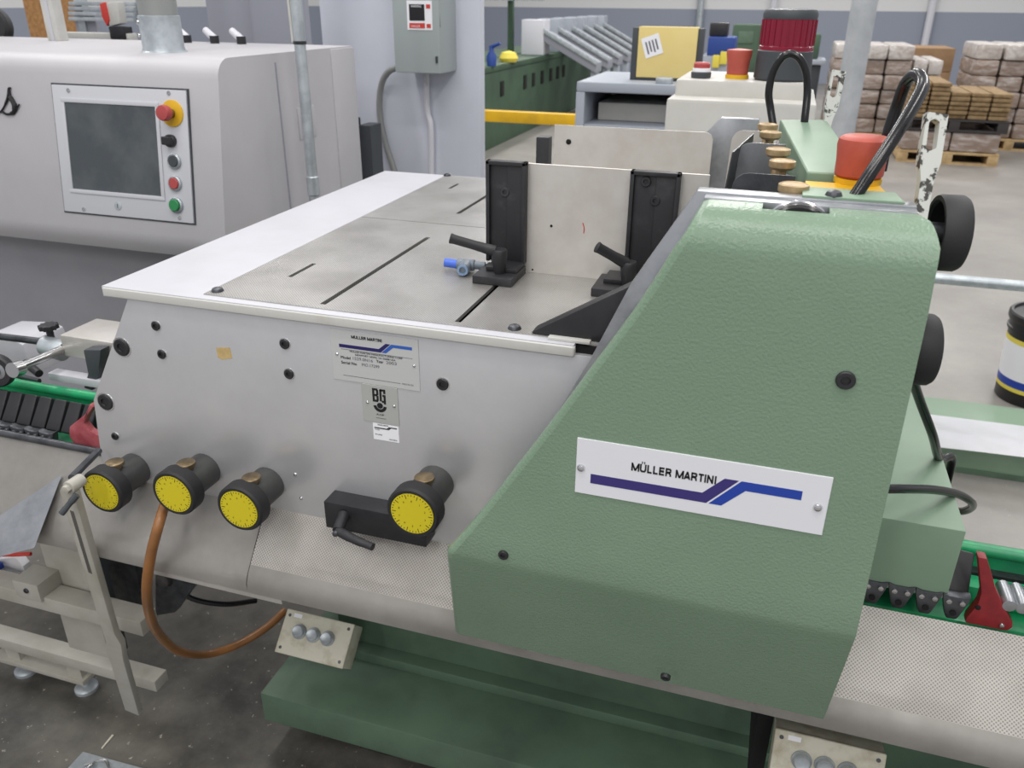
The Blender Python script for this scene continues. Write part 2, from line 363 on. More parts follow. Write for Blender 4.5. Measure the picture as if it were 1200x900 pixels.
def bold_caps(name, body, fr, u, v, height, width, m, parent, th=.095):
    """heavy sans capitals drawn as strokes"""
    g = G(fr); adv = sum(STROKES['U' if c == 'Ü' else c][0] for c in body)
    sx = width/adv; sy_ = height/.7; x = 0
    def bar(a, b):
        (ax, ay), (bx_, by_) = a, b; dx, dy = bx_-ax, by_-ay; l = math.hypot(dx, dy) or 1; nx, ny = -dy/l*th, dx/l*th
        q = [(ax+nx, ay+ny), (ax-nx, ay-ny), (bx_-nx, by_-ny), (bx_+nx, by_+ny)]
        g.prism([(u+(x+p)*sx, v+min(max(w_, 0), .70 if ay <= .71 else 1)*sy_, 0) for p, w_ in q], (0, 0, .0004))
    for c in body:
        wd, st = STROKES['U' if c == 'Ü' else c]
        for line in st:
            for a, b in zip(line[:-1], line[1:]): bar(a, b)
        if c == 'Ü': bar((.2, .83), (.32, .83)); bar((.48, .83), (.6, .83))
        x += wd
    return put(name, g, m, parent)
def text(name, body, fr, u, v, height, m, parent, width=None, bold=0.0, align='LEFT', shear=0.0):
    """lettering in the x-y plane of frame fr, baseline start (u, v), cap height in metres"""
    c = bpy.data.curves.new(name, 'FONT'); c.body = body; c.size = 1.0; c.align_x = align; c.extrude = 0.0; c.resolution_u = 3; c.shear = shear
    t = bpy.data.objects.new(name, c); C.objects.link(t)
    dg = bpy.context.evaluated_depsgraph_get(); dg.update()
    me = bpy.data.meshes.new_from_object(t.evaluated_get(dg)); C.objects.unlink(t); bpy.data.objects.remove(t)
    xs = [q.co.x for q in me.vertices]; s = height/0.70
    sx = width/(max(xs)-min(xs)) if width else s
    x0 = min(xs) if width else 0
    for q in me.vertices: q.co = fr @ Vector((u+(q.co.x-x0)*sx, v+q.co.y*s, 0.0004))
    if bold:
        bm = bmesh.new(); bm.from_mesh(me); ex = fr.to_3x3() @ Vector((1, 0, 0)); d = bold*s
        base = bm.faces[:]
        for k in (-1, 1):
            r = bmesh.ops.duplicate(bm, geom=base); bmesh.ops.translate(bm, vec=ex*d*k, verts=[e for e in r['geom'] if isinstance(e, bmesh.types.BMVert)])
        bm.to_mesh(me); bm.free()
    me.materials.clear(); me.materials.append(M[m])
    return link(name, me, parent)
def decal(name, fr, pts, m, parent, t=0.0003):
    g = G(fr); g.prism([(x, y, 0.0) for x, y in pts], (0, 0, t)); return put(name, g, m, parent)
def logo(fr, W, H, u0, u1, v0, v1, parent, m1, m2):
    """two-tone ribbon stripe: u 0..1 left-right, v 0..1 top-down inside the given window"""
    def T(pts): return [((u0+(u1-u0)*a)*W, H-(v0+(v1-v0)*b)*H) for a, b in pts]
    decal('stripe', fr, T([(0, .65), (.55, .65), (.646, 0), (.712, 0), (.575, 1), (0, 1)]), m1, parent)
    decal('stripe', fr, T([(.587, 1), (.724, 0), (1, 0), (1, .32), (.748, .32), (.647, 1)]), m2, parent)
def bolt(parent, p, r, axis=(0, -1, 0), m='black', name='socket_screw', ring=True):
    """socket-head screw proud of the surface at p, pointing along axis"""
    g = G(); g.lathe(p, axis, [(r, -0.002), (r, 0.002), (r*0.88, 0.0032), (r*0.5, 0.0032), (r*0.44, 0.0008), (0, 0.0008)], 18)
    o = put(name, g, m, parent)
    if ring:
        k = G(); k.lathe(p, axis, [(r*1.18, -0.001), (r*1.18, 0.0006), (r*1.0, 0.0008), (r*1.0, -0.001)], 18, cap=False); put('countersink', k, 'chrome', o)
    return o
def rivet(parent, p, r, axis=(0, -1, 0), m='chrome', name='rivet'):
    g = G(); g.lathe(p, axis, [(r, -0.001), (r, 0.0004), (r*0.8, r*0.45), (r*0.4, r*0.62), (0, r*0.66)], 14); return put(name, g, m, parent)

# ================================================================== THE SETTING
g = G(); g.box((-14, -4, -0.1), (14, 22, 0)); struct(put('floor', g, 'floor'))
g = G(); g.box((-14, 19.0, 0), (14, 19.3, 6)); struct(put('wall_back', g, 'wall'))
g = G(); g.box((-9.3, 4, 0), (-9.0, 19.0, 6)); struct(put('wall_left', g, 'wall'))
# pale panelled partition that carries the switch box
PY = 2.75
g = G(); g.box((-1.568, PY, 0), (-0.9835, PY+0.05, 2.4)); struct(put('wall_partition', g, 'partition', bevel=0.004))

# ================================================================== FEEDER TABLE (hopper)
T = thing('sheet_feeder_table', 'white sheet feeder table with silver front panel and four yellow dials', 'feeder', (-0.5, 1.4, 0))
FY = 0.955
g = G(); g.prism([(-0.915, FY, 1.085), (-1.03, FY, 0.891), (-1.045, FY, 0.757), (-1.04, FY, 0.742), (0.03, FY, 0.742), (0.03, FY, 1.085)], (0, 0.02, 0))
put('front_panel', g, 'panel', T, bevel=0.0012)
g = G(); g.prism([(-0.915, 1.90, 1.085), (-1.03, 1.90, 0.891), (-1.045, 1.90, 0.757), (0.03, 1.90, 0.742), (0.03, 1.90, 1.085)], (0, 0.02, 0))
put('rear_panel', g, 'panel', T, bevel=0.0012)
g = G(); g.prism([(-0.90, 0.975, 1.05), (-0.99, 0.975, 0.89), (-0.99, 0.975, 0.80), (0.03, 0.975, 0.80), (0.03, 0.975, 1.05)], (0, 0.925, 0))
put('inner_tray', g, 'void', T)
# white enamelled frame round the metal plates
g = G(); g.plate(-0.957, -0.215, 0.95, 1.944, 1.083, 1.0995, [(-0.785, -0.2155, 0.972, 1.938)])
g.box((-0.2155, 1.0, 1.083), (0.03, 1.01, 1.0995))
put('table_frame', g, 'white', T, bevel=0.0035, seg=3)
g = G(); g.box((-0.957, 0.948, 1.083), (-0.213, 0.957, 1.0985)); put('front_lip', g, 'lip', T, bevel=0.004, seg=3)
g = G(); g.box((-0.252, 0.958, 1.0995), (-0.196, 1.0, 1.1035)); put('corner_strip', g, 'lip', T, bevel=0.001)
g = G(); g.box((-0.216, 0.962, 1.075), (-0.17, 0.985, 1.096)); put('gap_block', g, 'void', T)
SL1 = [(-0.5995, -0.5905, 0.982, 1.372), (-0.3895, -0.3805, 0.978, 1.33), (-0.7125, -0.7045, 1.079, 1.156)]
SL2 = [(-0.6145, -0.6055, 1.564, 1.82), (-0.722, -0.714, 1.79, 1.848)]
g = G(); g.plate(-0.785, 0.03, 0.966, 1.4715, 1.0955, 1.101, SL1); put('top_plate', g, 'tableplate', T)
g = G(); g.plate(-0.785, 0.03, 1.4745, 1.935, 1.0955, 1.101, SL2); put('top_plate', g, 'tableplate', T)
for p in ((-0.773, 0.9834, 1.101), (-0.3037, 0.9794, 1.101), (-0.7794, 1.93, 1.101)):
    rivet(T, p, 0.0095, (0, 0, 1), 'steel_dark', 'dome_screw')
for p, r in (((-0.8728, 0.955, 1.043), .0075), ((-0.8716, 0.955, 0.9958), .0075), ((-0.9472, 0.955, 0.9973), .0145), ((-1.005, 0.955, 0.8915), .0145), ((-1.001, 0.955, 0.8276), .0065), ((-0.6473, 0.955, 1.043), .008), ((-0.646, 0.955, 0.995), .008), ((-0.4, 0.955, 1.015), .009)):
    bolt(T, p, r)
for p in ((-0.6569, 0.955, 0.8185), (-0.6512, 0.955, 0.775)): rivet(T, p, 0.003)
# scrap of tape
a = (-0.7554, 0.955, 1.013)
g = G(); g.prism([(a[0]-.013, FY+.001, a[2]+.008), (a[0]+.011, FY+.001, a[2]+.011), (a[0]+.013, FY+.001, a[2]-.006), (a[0]-.006, FY+.001, a[2]-.011), (a[0]-.013, FY+.001, a[2]-.008)], (0, -0.0015, 0)); put('tape_scrap', g, 'tape', T, label='yellowed scrap of tape')

# --- makers' plates on the panel
EX, EZ = (1, 0, 0), (0, 0, 1)
def flat_plate(name, bl, W, H, m, parent, t=0.0012):
    """plate standing on a vertical face; returns its object and the frame of its front surface"""
    g = G(); g.box((bl[0], bl[1]-t, bl[2]), (bl[0]+W, bl[1]+0.001, bl[2]+H)); o = put(name, g, m, parent, bevel=0.0003, seg=1)
    return o, frame((bl[0], bl[1]-t, bl[2]), EX, EZ)
W, H = 0.1365, 0.079
o, fr = flat_plate('maker_plate', (-0.571, FY, 0.9985), W, H, 'silver_label', T)
logo(fr, W, H, .10, .93, .16, .34, o, 'navy', 'midblue')
bold_caps('lettering', 'MULLER MARTINI', fr, .25*W, .86*H, .0046, .35*W, 'ink', o)
decal('rule', fr, [(.12*W, .625*H), (.93*W, .62*H), (.93*W, .627*H), (.12*W, .632*H)], 'grey_ink', o)
text('lettering', 'MULLER MARTINI MANUFACTURING CORP', fr, .22*W, .585*H, .0028, 'grey_ink', o, width=.6*W, bold=.01)
text('lettering', 'NEWPORT NEWS, VA 23608 USA', fr, .28*W, .53*H, .0028, 'grey_ink', o, width=.46*W, bold=.01)
text('lettering', 'Model', fr, .11*W, .44*H, .0042, 'ink', o, width=.11*W, bold=.02)
text('lettering', '1529.0N16', fr, .25*W, .445*H, .0045, 'grey_ink', o, width=.23*W)
text('lettering', 'Year', fr, .52*W, .455*H, .0042, 'ink', o, width=.08*W, bold=.02)
text('lettering', '2003', fr, .63*W, .455*H, .0045, 'grey_ink', o, width=.12*W)
text('lettering', 'Serial No', fr, .11*W, .34*H, .0042, 'ink', o, width=.18*W, bold=.02)
text('lettering', 'MO.17299', fr, .35*W, .345*H, .0045, 'grey_ink', o, width=.2*W)
decal('rule', fr, [(.12*W, .105*H), (.78*W, .10*H), (.78*W, .108*H), (.12*W, .113*H)], 'grey_ink', o)
text('lettering', 'MADE IN USA', fr, .8*W, .09*H, .0025, 'grey_ink', o, width=.13*W)
for u, v in ((.065, .51), (.945, .49)): rivet(o, fr @ Vector((u*W, v*H, 0)), .0024)
W, H = 0.0575, 0.0605
o, fr = flat_plate('emblem_plate', (-0.5275, FY, 0.9375), W, H, 'grey_label', T)
def boxletter(fr, rects, parent):
    g = G(fr)
    for x0, y0, x1, y1 in rects: g.box((x0, y0, 0), (x1, y1, .0004))
    put('lettering', g, 'ink', parent)
bx, by, bw, bh, st = .0175, .034, .0095, .0215, .0032
boxletter(fr, [(bx, by, bx+st, by+bh), (bx+st, by, bx+bw-.001, by+st), (bx+st, by+bh-st, bx+bw-.001, by+bh), (bx+st, by+bh/2-st/2, bx+bw-.0015, by+bh/2+st/2), (bx+bw-st, by+st*.7, bx+bw, by+bh/2-.0006), (bx+bw-st, by+bh/2+.0006, bx+bw, by+bh-st*.7)], o)
bx += bw+.0018
boxletter(fr, [(bx, by+.002, bx+st, by+bh-.001), (bx+.001, by+bh-st, bx+bw, by+bh), (bx+bw-st, by+bh*.68, bx+bw, by+bh-st), (bx+bw*.5, by+bh*.45, bx+bw, by+bh*.45+st), (bx+bw-st, by-.002, bx+bw, by+bh*.45), (bx+st, by, bx+bw-st, by+st)], o)
def arc(cx, cy_, r0, r1, a0, a1, n=16):
    A = [math.radians(a0+(a1-a0)*k/n) for k in range(n+1)]
    return [(cx+r1*math.cos(a), cy_+r1*math.sin(a)) for a in A]+[(cx+r0*math.cos(a), cy_+r0*math.sin(a)) for a in A[::-1]]
ccx, ccy = .0285, .0285
decal('emblem', fr, arc(ccx, ccy, .0058, .0105, 185, 355), 'ink', o, .0004)
decal('emblem', fr, [(ccx+.0046*math.cos(k*.393), ccy+.0046*math.sin(k*.393)) for k in range(16)], 'ink', o, .0005)
text('lettering', 'A-OP', fr, .022, .0125, .0028, 'ink', o, width=.012, bold=.02)
decal('rule', fr, [(.021, .0075), (.037, .0075), (.037, .0083), (.021, .0083)], 'grey_ink', o)
for u, v in ((.0085, .031), (.051, .031)): rivet(o, fr @ Vector((u, v, 0)), .0025)
W, H = 0.0415, 0.0275
o, fr = flat_plate('sticker', (-0.5135, FY, 0.908), W, H, 'paper', T, .0004)
logo(fr, W, H, .06, .94, .12, .30, o, 'ink', 'ink')
for s, u, v, wd in (('MÜLLER MARTINI', .2, .9, .4), ('Order', .08, .6, .2), ('Prod.Nr', .08, .3, .28), ('1529.0016', .62, .1, .3)):
    text('lettering', s, fr, u*W, v*H, .0022, 'ink', o, width=wd*W, bold=.01)

# --- four setting dials
def dial(p, yb):
    """position dial pointing at the operator; p = centre of the yellow face"""
    x, y, z = p
    g = G(); g.cyl((x, yb, z), (x, y+.024, z), .0285, n=28); d = put('dial', g, 'dial', T, bevel=.001)
    g = G(); g.lathe((x, y+.027, z), (0, -1, 0), [(.034, 0), (.0395, .003), (.0395, .024), (.037, .0275), (.0335, .0275), (.0325, .0262), (0, .0262)], 32); put('dial_rim', g, 'rubber', d)
    g = G(); g.cyl((x, y+.001, z), (x, y-.0006, z), .0322, n=32); f = put('dial_face', g, 'yellow', d)
    g = G()
    for k in range(40):
        a = 2*math.pi*k/40; r0 = .0245 if k % 4 == 0 else .0285
        c, s = math.cos(a), math.sin(a); e = .0004
        g.prism([(x+r0*c-e*s, y-.0005, z+r0*s+e*c), (x+.0308*c-e*s, y-.0005, z+.0308*s+e*c), (x+.0308*c+e*s, y-.0005, z+.0308*s-e*c), (x+r0*c+e*s, y-.0005, z+r0*s-e*c)], (0, -.0004, 0))
    put('scale_marks', g, 'ink', f)
    fr = frame((x, y-.0006, z), EX, EZ)
    for k in range(10):
        a = math.pi/2-2*math.pi*k/10
        text('numeral', str(k), fr, .0205*math.cos(a)-.001, .0205*math.sin(a)-.0014, .003, 'ink', f)
    g = G(); g.lathe((x+.004, (y+yb)/2-.006, z+.026), (0, 0, 1), [(.009, 0), (.009, .006), (.0145, .007), (.0145, .0125), (.013, .0135), (0, .0135)], 22); put('brass_screw', g, 'bronze', d)
dial((-0.9707, 0.874, 0.771), FY); dial((-0.8271, 0.874, 0.7969), FY); dial((-0.7085, 0.874, 0.7933), FY); dial((-0.4157, 0.868, 0.8519), 0.955)
# black clamp bar behind the fourth dial, with its lever
a = (-0.5885, 0.925, 0.8033); b = (-0.4301, 0.925, 0.7568)
g = G(); g.box((a[0], .92, b[2]), (b[0]+.01, FY, 0.8039)); cb = put('clamp_bar', g, 'black', T, bevel=.0015)
g = G(); g.lathe((-0.5546, 0.94, 0.7978), (0, 0, 1), [(.004, -.004), (.004, .003), (.002, .004), (0, .004)], 10); put('set_screw', g, 'black', cb)
h0 = (-0.5552, 0.92, 0.787); h1 = (-0.5498, 0.89, 0.7785); h2 = (-0.4849, 0.875, 0.7745)
g = G(); g.cyl(h0, h1, .0095, .0085, 16); g.tube([h1, ((h1[0]+h2[0])/2, (h1[1]+h2[1])/2-.002, (h1[2]+h2[2])/2), h2], [.0075, .0068, .006], 12); put('clamp_lever', g, 'black_paint', cb)
rivet(cb, (h1[0], h1[1]-.008, h1[2]), .005, (0, -1, 0), 'steel_dark', 'lever_screw')

# --- upright back sheets and their black guides
HY = 1.227
g = G(); g.box((-0.4226, HY, 1.1005), (-0.087, HY+.003, 1.2745)); bs = put('back_sheet', g, 'hopper', T, bevel=.0008, seg=1)
g = G(); g.tube([(-0.2715, 1.227, 1.189), (-0.2691, 1.227, 1.181), (-0.2694, 1.227, 1.173)], .0008, 6); put('red_mark', g, 'redink', bs)
rivet(bs, (-0.3219, 1.227, 1.18), .0022, (0, -1, 0), 'void', 'hole'); rivet(bs, (-0.3511, 1.227, 1.106), .0016, (0, -1, 0), 'void', 'hole')
def guide(x0, x1, z1, bolts):
    g = G(); g.box((x0, HY-.016, 1.118), (x0+.006, HY, z1)); g.box((x1-.006, HY-.016, 1.118), (x1, HY, z1)); g.box((x0+.006, HY-.010, 1.118), (x1-.006, HY-.0005, z1-.001)); g.box((x0, HY-.016, z1-.006), (x1, HY, z1))
    q = put('guide_post', g, 'black_paint', T, bevel=.0012)
    xm = (x0+x1)/2+.002
    g = G(); g.box((xm, HY-.0125, 1.118), (x1-.006, HY-.009, z1-.006)); put('guide_web', g, 'black_paint', q, bevel=.0008)
    for p in bolts: bolt(q, p, .0075, ring=False, m='black_paint')
guide(-0.4254, -0.361, 1.277, [(-0.3947, 1.216, 1.23)])
guide(-0.2003, -0.1273, 1.276, [(-0.1614, 1.216, 1.234), (-0.1773, 1.216, 1.261)])
def clamp(x0, x1, y0, y1, hub, tip, extra=True):
    g = G(); g.box((x0, y0, 1.1013), (x1, y1, 1.114)); g.box((x0+.012, y0+.03, 1.114), (x1-.002, y1, 1.121))
    b = put('clamp_block', g, 'black_paint', T, bevel=.0015)
    g = G(); g.lathe((hub[0], hub[1], 1.112), (0, 0, 1), [(.0075, 0), (.0085, .004), (.0115, .022), (.0125, .030), (.0125, .038), (.011, .0405), (.006, .0405), (.0055, .037), (0, .037)], 20); h = put('lever_hub', g, 'black_paint', b)
    top = Vector((hub[0], hub[1], 1.147)); t = Vector(tip)
    d = (t-top); side = Vector((0, 0, 1)).cross(d).normalized()
    upn = d.cross(side).normalized()*-1
    if upn.z < 0: upn = -upn
    g = G()
    sec = [(0.10, .0075, .009), (.5, .0062, .0075), (.9, .006, .0075), (.985, .0062, .0085), (1.0, .0045, .006)]
    rings = []
    for f_, wd, ht in sec:
        c = top+d*f_
        rings.append([g.v(c+side*wd*math.cos(k*math.pi/6)+upn*ht*math.sin(k*math.pi/6)) for k in range(12)])
    for A, B in zip(rings[:-1], rings[1:]):
        for k in range(12): g.bm.faces.new((A[k], A[(k+1) % 12], B[(k+1) % 12], B[k]))
    g.bm.faces.new(rings[0]); g.bm.faces.new(rings[-1]); put('lever_arm', g, 'black_paint', h)
    g = G(); g.lathe((hub[0], hub[1], 1.1495), (0, 0, 1), [(.006, 0), (.006, .003), (.003, .0032), (0, .0018)], 12); put('lever_screw', g, 'steel_dark', h)
clamp(-0.424, -0.360, 1.142, 1.22, (-0.388, 1.168), (-0.4609, 1.145, 1.169))
clamp(-0.236, -0.176, 1.142, 1.22, (-0.186, 1.168), (-0.2305, 1.14, 1.178))
# second, farther sheet and its dark stop
g = G(); q = (-0.433, 1.654, 1.275); q2 = (-0.1198, 1.686, 1.275)
g.prism([(q[0], q[1], 1.1015), (q2[0]+.0, q[1], 1.1015), (q2[0], q[1], 1.262), (q2[0]-.004, q[1], 1.271), (q2[0]-.012, q[1], 1.275), (q[0], q[1], 1.275)], (0, .003, 0)); fs = put('far_sheet', g, 'hopper', T)
rivet(fs, (q[0]+.03, q[1]-.0003, 1.243), .0055, (0, -1, 0), 'void', 'hole')
g = G(); g.box((-0.4733, 1.66, 1.1012), (-0.4462, 1.69, 1.248)); put('dark_stop', g, 'black_paint', T, bevel=.003)

# pneumatic tee fitting lying loose on the plate
P = thing('tube_fitting', 'small grey push-in tube fitting with blue tube stub lying on feeder table', 'fitting', (-0.46, 1.2, 1.101))
fx, fy, fz = (-0.4571, 1.184, 1.112)
g = G(); g.cyl((fx-.012, fy+.012, fz), (fx+.016, fy+.016, fz), .0095, n=18); g.cyl((fx+.003, fy+.015, fz), (fx+.007, fy-.014, fz), .0098, n=18); g.cyl((fx+.016, fy+.016, fz), (fx+.034, fy+.018, fz), .0065, n=14); put('body', g, 'fit_grey', P, bevel=.001)
g = G(); g.lathe((fx+.007, fy-.013, fz), (.14, -1, 0), [(.0088, 0), (.0088, .004), (.0055, .0042), (.005, -.004), (0, -.004)], 18); put('collet', g, 'fit_ring', P)
g = G(); g.cyl((fx-.012, fy+.012, fz), (fx-.033, fy+.009, fz+.002), .0072, n=16); put('tube_stub', g, 'fit_blue', P, label='blue plastic tube stub')

# ================================================================== FEEDER HEAD (green cover)
Hd = thing('green_feeder_unit', 'green textured feeder head cover with long blue and violet striped nameplate', 'machine cover', (-0.1, 0.9, 0))
YC = 0.7903
LEFT = [(1.3205, -.067), (1.2937, -.078), (1.2227, -.112), (1.1822, -.1357), (1.1394, -.1609), (1.0608, -.2064), (.925, -.2899), (.8563, -.3358), (.60, -.362)]
def left_x(z):
    for (z0, x0), (z1, x1) in zip(LEFT[:-1], LEFT[1:]):
        if z1 <= z <= z0: return x0+(x1-x0)*(z0-z)/(z0-z1)
    return LEFT[0][1]
def cover():
    # stations down the profile: (y, z, x_left, x_right)
    R = 0.042
    st = [(0.852, 1.3205, -.067, .133), (0.838, 1.3205, -.067, .139)]
    for k in range(1, 9):
        a = math.radians(90*k/8); z = 1.3205-R+R*math.cos(a)
        st.append((YC+R-R*math.sin(a), z, left_x(z), 0.141+.0105*min(1, k/5)))
    zc, z0 = 0.853, 1.2785
    for k in range(1, 13):
        t = k/12; z = z0+(zc+.012-z0)*t; st.append((YC, z, left_x(z), 0.1525+.005*t))
    st.append((YC+.0012, zc+.004, left_x(zc+.004), .1575)); st.append((YC+.0045, zc-.006, left_x(zc-.006), .1575))
    yb, zb = 0.862, 0.660
    for k in range(1, 6):
        t = k/5; z = zc-.006+(zb-zc+.006)*t; st.append((YC+.0045+(yb-YC-.0045)*t, z, left_x(z), .1575))
    return st
NX0, NX1 = -.006, .056
g = G(); st = cover()
def inner(k):
    a = st[max(k-1, 0)]; b = st[min(k+1, len(st)-1)]
    ty, tz = b[0]-a[0], b[1]-a[1]; l = math.hypot(ty, tz); return st[k][0]-tz/l*.0035, st[k][1]+ty/l*.0035
CH = .009
def strip(cols, skip=lambda y, z: False):
    """closed sheet strip between the columns cols(k) = (x0, x1)"""
    rows = []
    for k, (y, z, xl, xr) in enumerate(st):
        if skip(y, z): continue
        iy, iz = inner(k); x0, x1 = cols(k)
        rows.append([g.v((x0, y, z)), g.v((x1, y, z)), g.v((x1, iy, iz)), g.v((x0, iy, iz))])
    for A, B in zip(rows[:-1], rows[1:]):
        for k in range(4): g.bm.faces.new((A[k], A[(k+1) % 4], B[(k+1) % 4], B[k]))
    g.bm.faces.new(rows[0]); g.bm.faces.new(rows[-1][::-1])
strip(lambda k: (st[k][2]+CH, NX0)); strip(lambda k: (NX0, NX1), lambda y, z: y > .826 and z > 1.2); strip(lambda k: (NX1, st[k][3]))
cov = put('cover', g, 'green', Hd, ang=40)
# rounded left edge and its return flange
g = G(); rows = []
for k, (y, z, xl, xr) in enumerate(st):
    iy, iz = inner(k); d = Vector((0, iy-y, iz-z))/.0035; p = Vector((xl+CH, y, z))
    rows.append([g.v(p), g.v(p+Vector((-CH*.5, 0, 0))+d*.0015), g.v(p+Vector((-CH*.87, 0, 0))+d*.0045), g.v(p+Vector((-CH, 0, 0))+d*.009), g.v(p+Vector((-CH, 0, 0))+d*.016), g.v(p+Vector((-CH+.003, 0, 0))+d*.016), g.v(p+Vector((-CH+.003, 0, 0))+d*.009), g.v(p+d*.004)])
for A, B in zip(rows[:-1], rows[1:]):
    for k in range(8): g.bm.faces.new((A[k], A[(k+1) % 8], B[(k+1) % 8], B[k]))
g.bm.faces.new(rows[0]); g.bm.faces.new(rows[-1][::-1])
put('cover_edge', g, 'green', cov, ang=50)
for p in ((0.0943, 0.79, 1.167), (-0.2564, 0.79, 0.8752)): bolt(Hd, p, .0095 if p[0] > 0 else .0065, ring=False)
bolt(Hd, (-0.0451, 0.822, 0.7084), .0065, axis=(0, -1, -.35), ring=False)
g = G(); g.box((.035, .889, .92), (.128, 1.48, 1.25)); put('unit_body', g, 'green_smooth', Hd, bevel=.004)
# striped nameplate
c0 = (-0.1697, 0.789, 0.9854); c1 = (0.1015, 0.789, 1.057)
W, H = c1[0]-c0[0], c1[2]-c0[2]
o, fr = flat_plate('nameplate', (c0[0], YC-.0002, c0[2]), W, H, 'sign', Hd)
decal('stripe', fr, [(u*W, (1-v)*H) for u, v in ((.065, .61), (.525, .61), (.605, .30), (.66, .30), (.545, .78), (.065, .78))], 'purple', o)
decal('stripe', fr, [(u*W, (1-v)*H) for u, v in ((.555, .78), (.67, .30), (.9, .30), (.9, .455), (.69, .455), (.605, .78))], 'blue', o)
bold_caps('lettering', 'MÜLLER MARTINI', fr, .232*W, .575*H, .0102, .345*W, 'ink', o)
for u, v in ((.022, .47), (.965, .47)): rivet(o, fr @ Vector((u*W, v*H, 0)), .0048)
# aluminium side plates of the head
SY = 0.866
g = G(); g.prism([(-0.0729, 0.866, 1.324), (0.136, SY, 1.3236), (0.136, SY, 0.90), (-0.25, SY, 0.90), (-0.26, SY, 0.95), (-0.1751, 0.866, 1.121), (-0.1353, 0.866, 1.215)], (0, .022, 0)); put('side_plate', g, 'alu', Hd, bevel=.0012)
g = G(); g.box((-.064, .8475, 1.300), (.136, .866, 1.3215)); put('top_bar', g, 'alu', Hd, bevel=.001)
b0 = (-0.1124, 1.704, 1.297); b1 = (-0.0445, 1.73, 1.297)
g = G(); g.prism([(b0[0], b0[1], 1.297), (b1[0]+.004, b0[1], 1.297), (b1[0]+.004, b0[1], 1.105), (b0[0]-.10, b0[1], 1.105), (b0[0]-.10, b0[1], 1.18)], (0, .022, 0)); put('rear_side_plate', g, 'alu', Hd, bevel=.0012)
# wheel seen in the notch of the cover
wx = (0.0291, 0.8153, 1.32)
g = G(); g.lathe((wx[0], .826, 1.290), (0, 1, 0), [(.033, 0), (.0355, .002), (.0355, .0135), (.034, .016)], 32); wh = put('notch_wheel', g, 'cable', Hd)
g = G(); g.lathe((wx[0], .8425, 1.290), (0, 1, 0), [(.034, 0), (.0362, .001), (.0362, .003), (.034, .004)], 32); put('wheel_rim', g, 'chrome', wh)
# long green beam
z = 1.322
n0 = (0.0369, 1.018, 1.322); f0 = (-0.0025, 1.508, 1.322); f1 = (0.0733, 1.538, 1.322); n1 = (0.0907, 1.038, 1.322)
g = G(); g.prism([(n0[0], 1.03, z), (n1[0]+.01, 1.03, z), (f1[0], f1[1], z), (f0[0], f0[1], z)], (0, 0, -.07)); bm_ = put('top_beam', g, 'green_smooth', Hd, bevel=.004, seg=3)
g = G(); g.prism([(.033, .93, z-.012), (.125, .93, z-.012), (.118, 1.03, z-.012), (.032, 1.03, z-.012)], (0, 0, -.05)); put('beam_core', g, 'void', bm_)
g = G(); g.prism([(.036, .905, z-.008), (.128, .905, z-.008), (.116, 1.015, z-.008), (.036, 1.015, z-.008)], (0, 0, -.006)); put('yellow_plate', g, 'yellow_paint', Hd, bevel=.001)
k0 = (0.0359, 0.8566, 1.324); 
g = G(); g.prism([(.030, .872, 1.3225), (.1255, .872, 1.3225), (.121, .918, 1.3225), (.031, .918, 1.3225)], (0, 0, .0035)); cp_ = put('cap_plate', g, 'green_smooth', Hd, bevel=.001)
rivet(cp_, (0.0602, 0.8803, 1.326), .0085, (0, 0, 1), 'steel_dark', 'dome_screw')
# red mushroom stop button
ex_, ey_, _ = (0.0926, 1.013, 1.314)
g = G(); g.lathe((ex_, ey_+.012, 1.314), (0, 0, 1), [(.026, 0), (.026, .006), (.02, .007)], 26); sb = put('button_collar', g, 'yellow_paint', Hd)
g = G(); g.lathe((ex_, ey_+.012, 1.3195), (0, 0, 1), [(.0225, 0), (.0265, .004), (.0268, .02), (.0285, .036), (.0275, .043), (.023, .046), (.010, .0468), (0, .0468)], 30); put('stop_button', g, 'red_cap', Hd, label='red mushroom stop button')
# black cable loops
g = G(); g.tube([(.078, .895, 1.316), (0.0943, 0.91, 1.347), (0.1167, 0.945, 1.386), (0.1333, 0.985, 1.414), (0.1374, 1.01, 1.425), (0.1326, 1.03, 1.431), (0.1264, 1.05, 1.421), (0.1229, 1.06, 1.395), (0.1192, 1.06, 1.362), (0.1191, 1.06, 1.323)], .0068, 12, 7); put('cable_loop', g, 'cable', Hd)
g = G(); fy2 = 1.49
g.tube([(-0.0097, 1.49, 1.307), (-0.0198, 1.5, 1.339), (-0.0262, 1.5, 1.365), (-0.0238, 1.5, 1.397), (-0.0122, 1.5, 1.42), (0.0016, 1.5, 1.425), (0.0162, 1.5, 1.417), (0.0285, 1.5, 1.396), (0.0347, 1.5, 1.365), (0.0366, 1.49, 1.326), (0.0384, 1.49, 1.306)], .0062, 12, 6); put('cable_loop', g, 'cable', Hd)
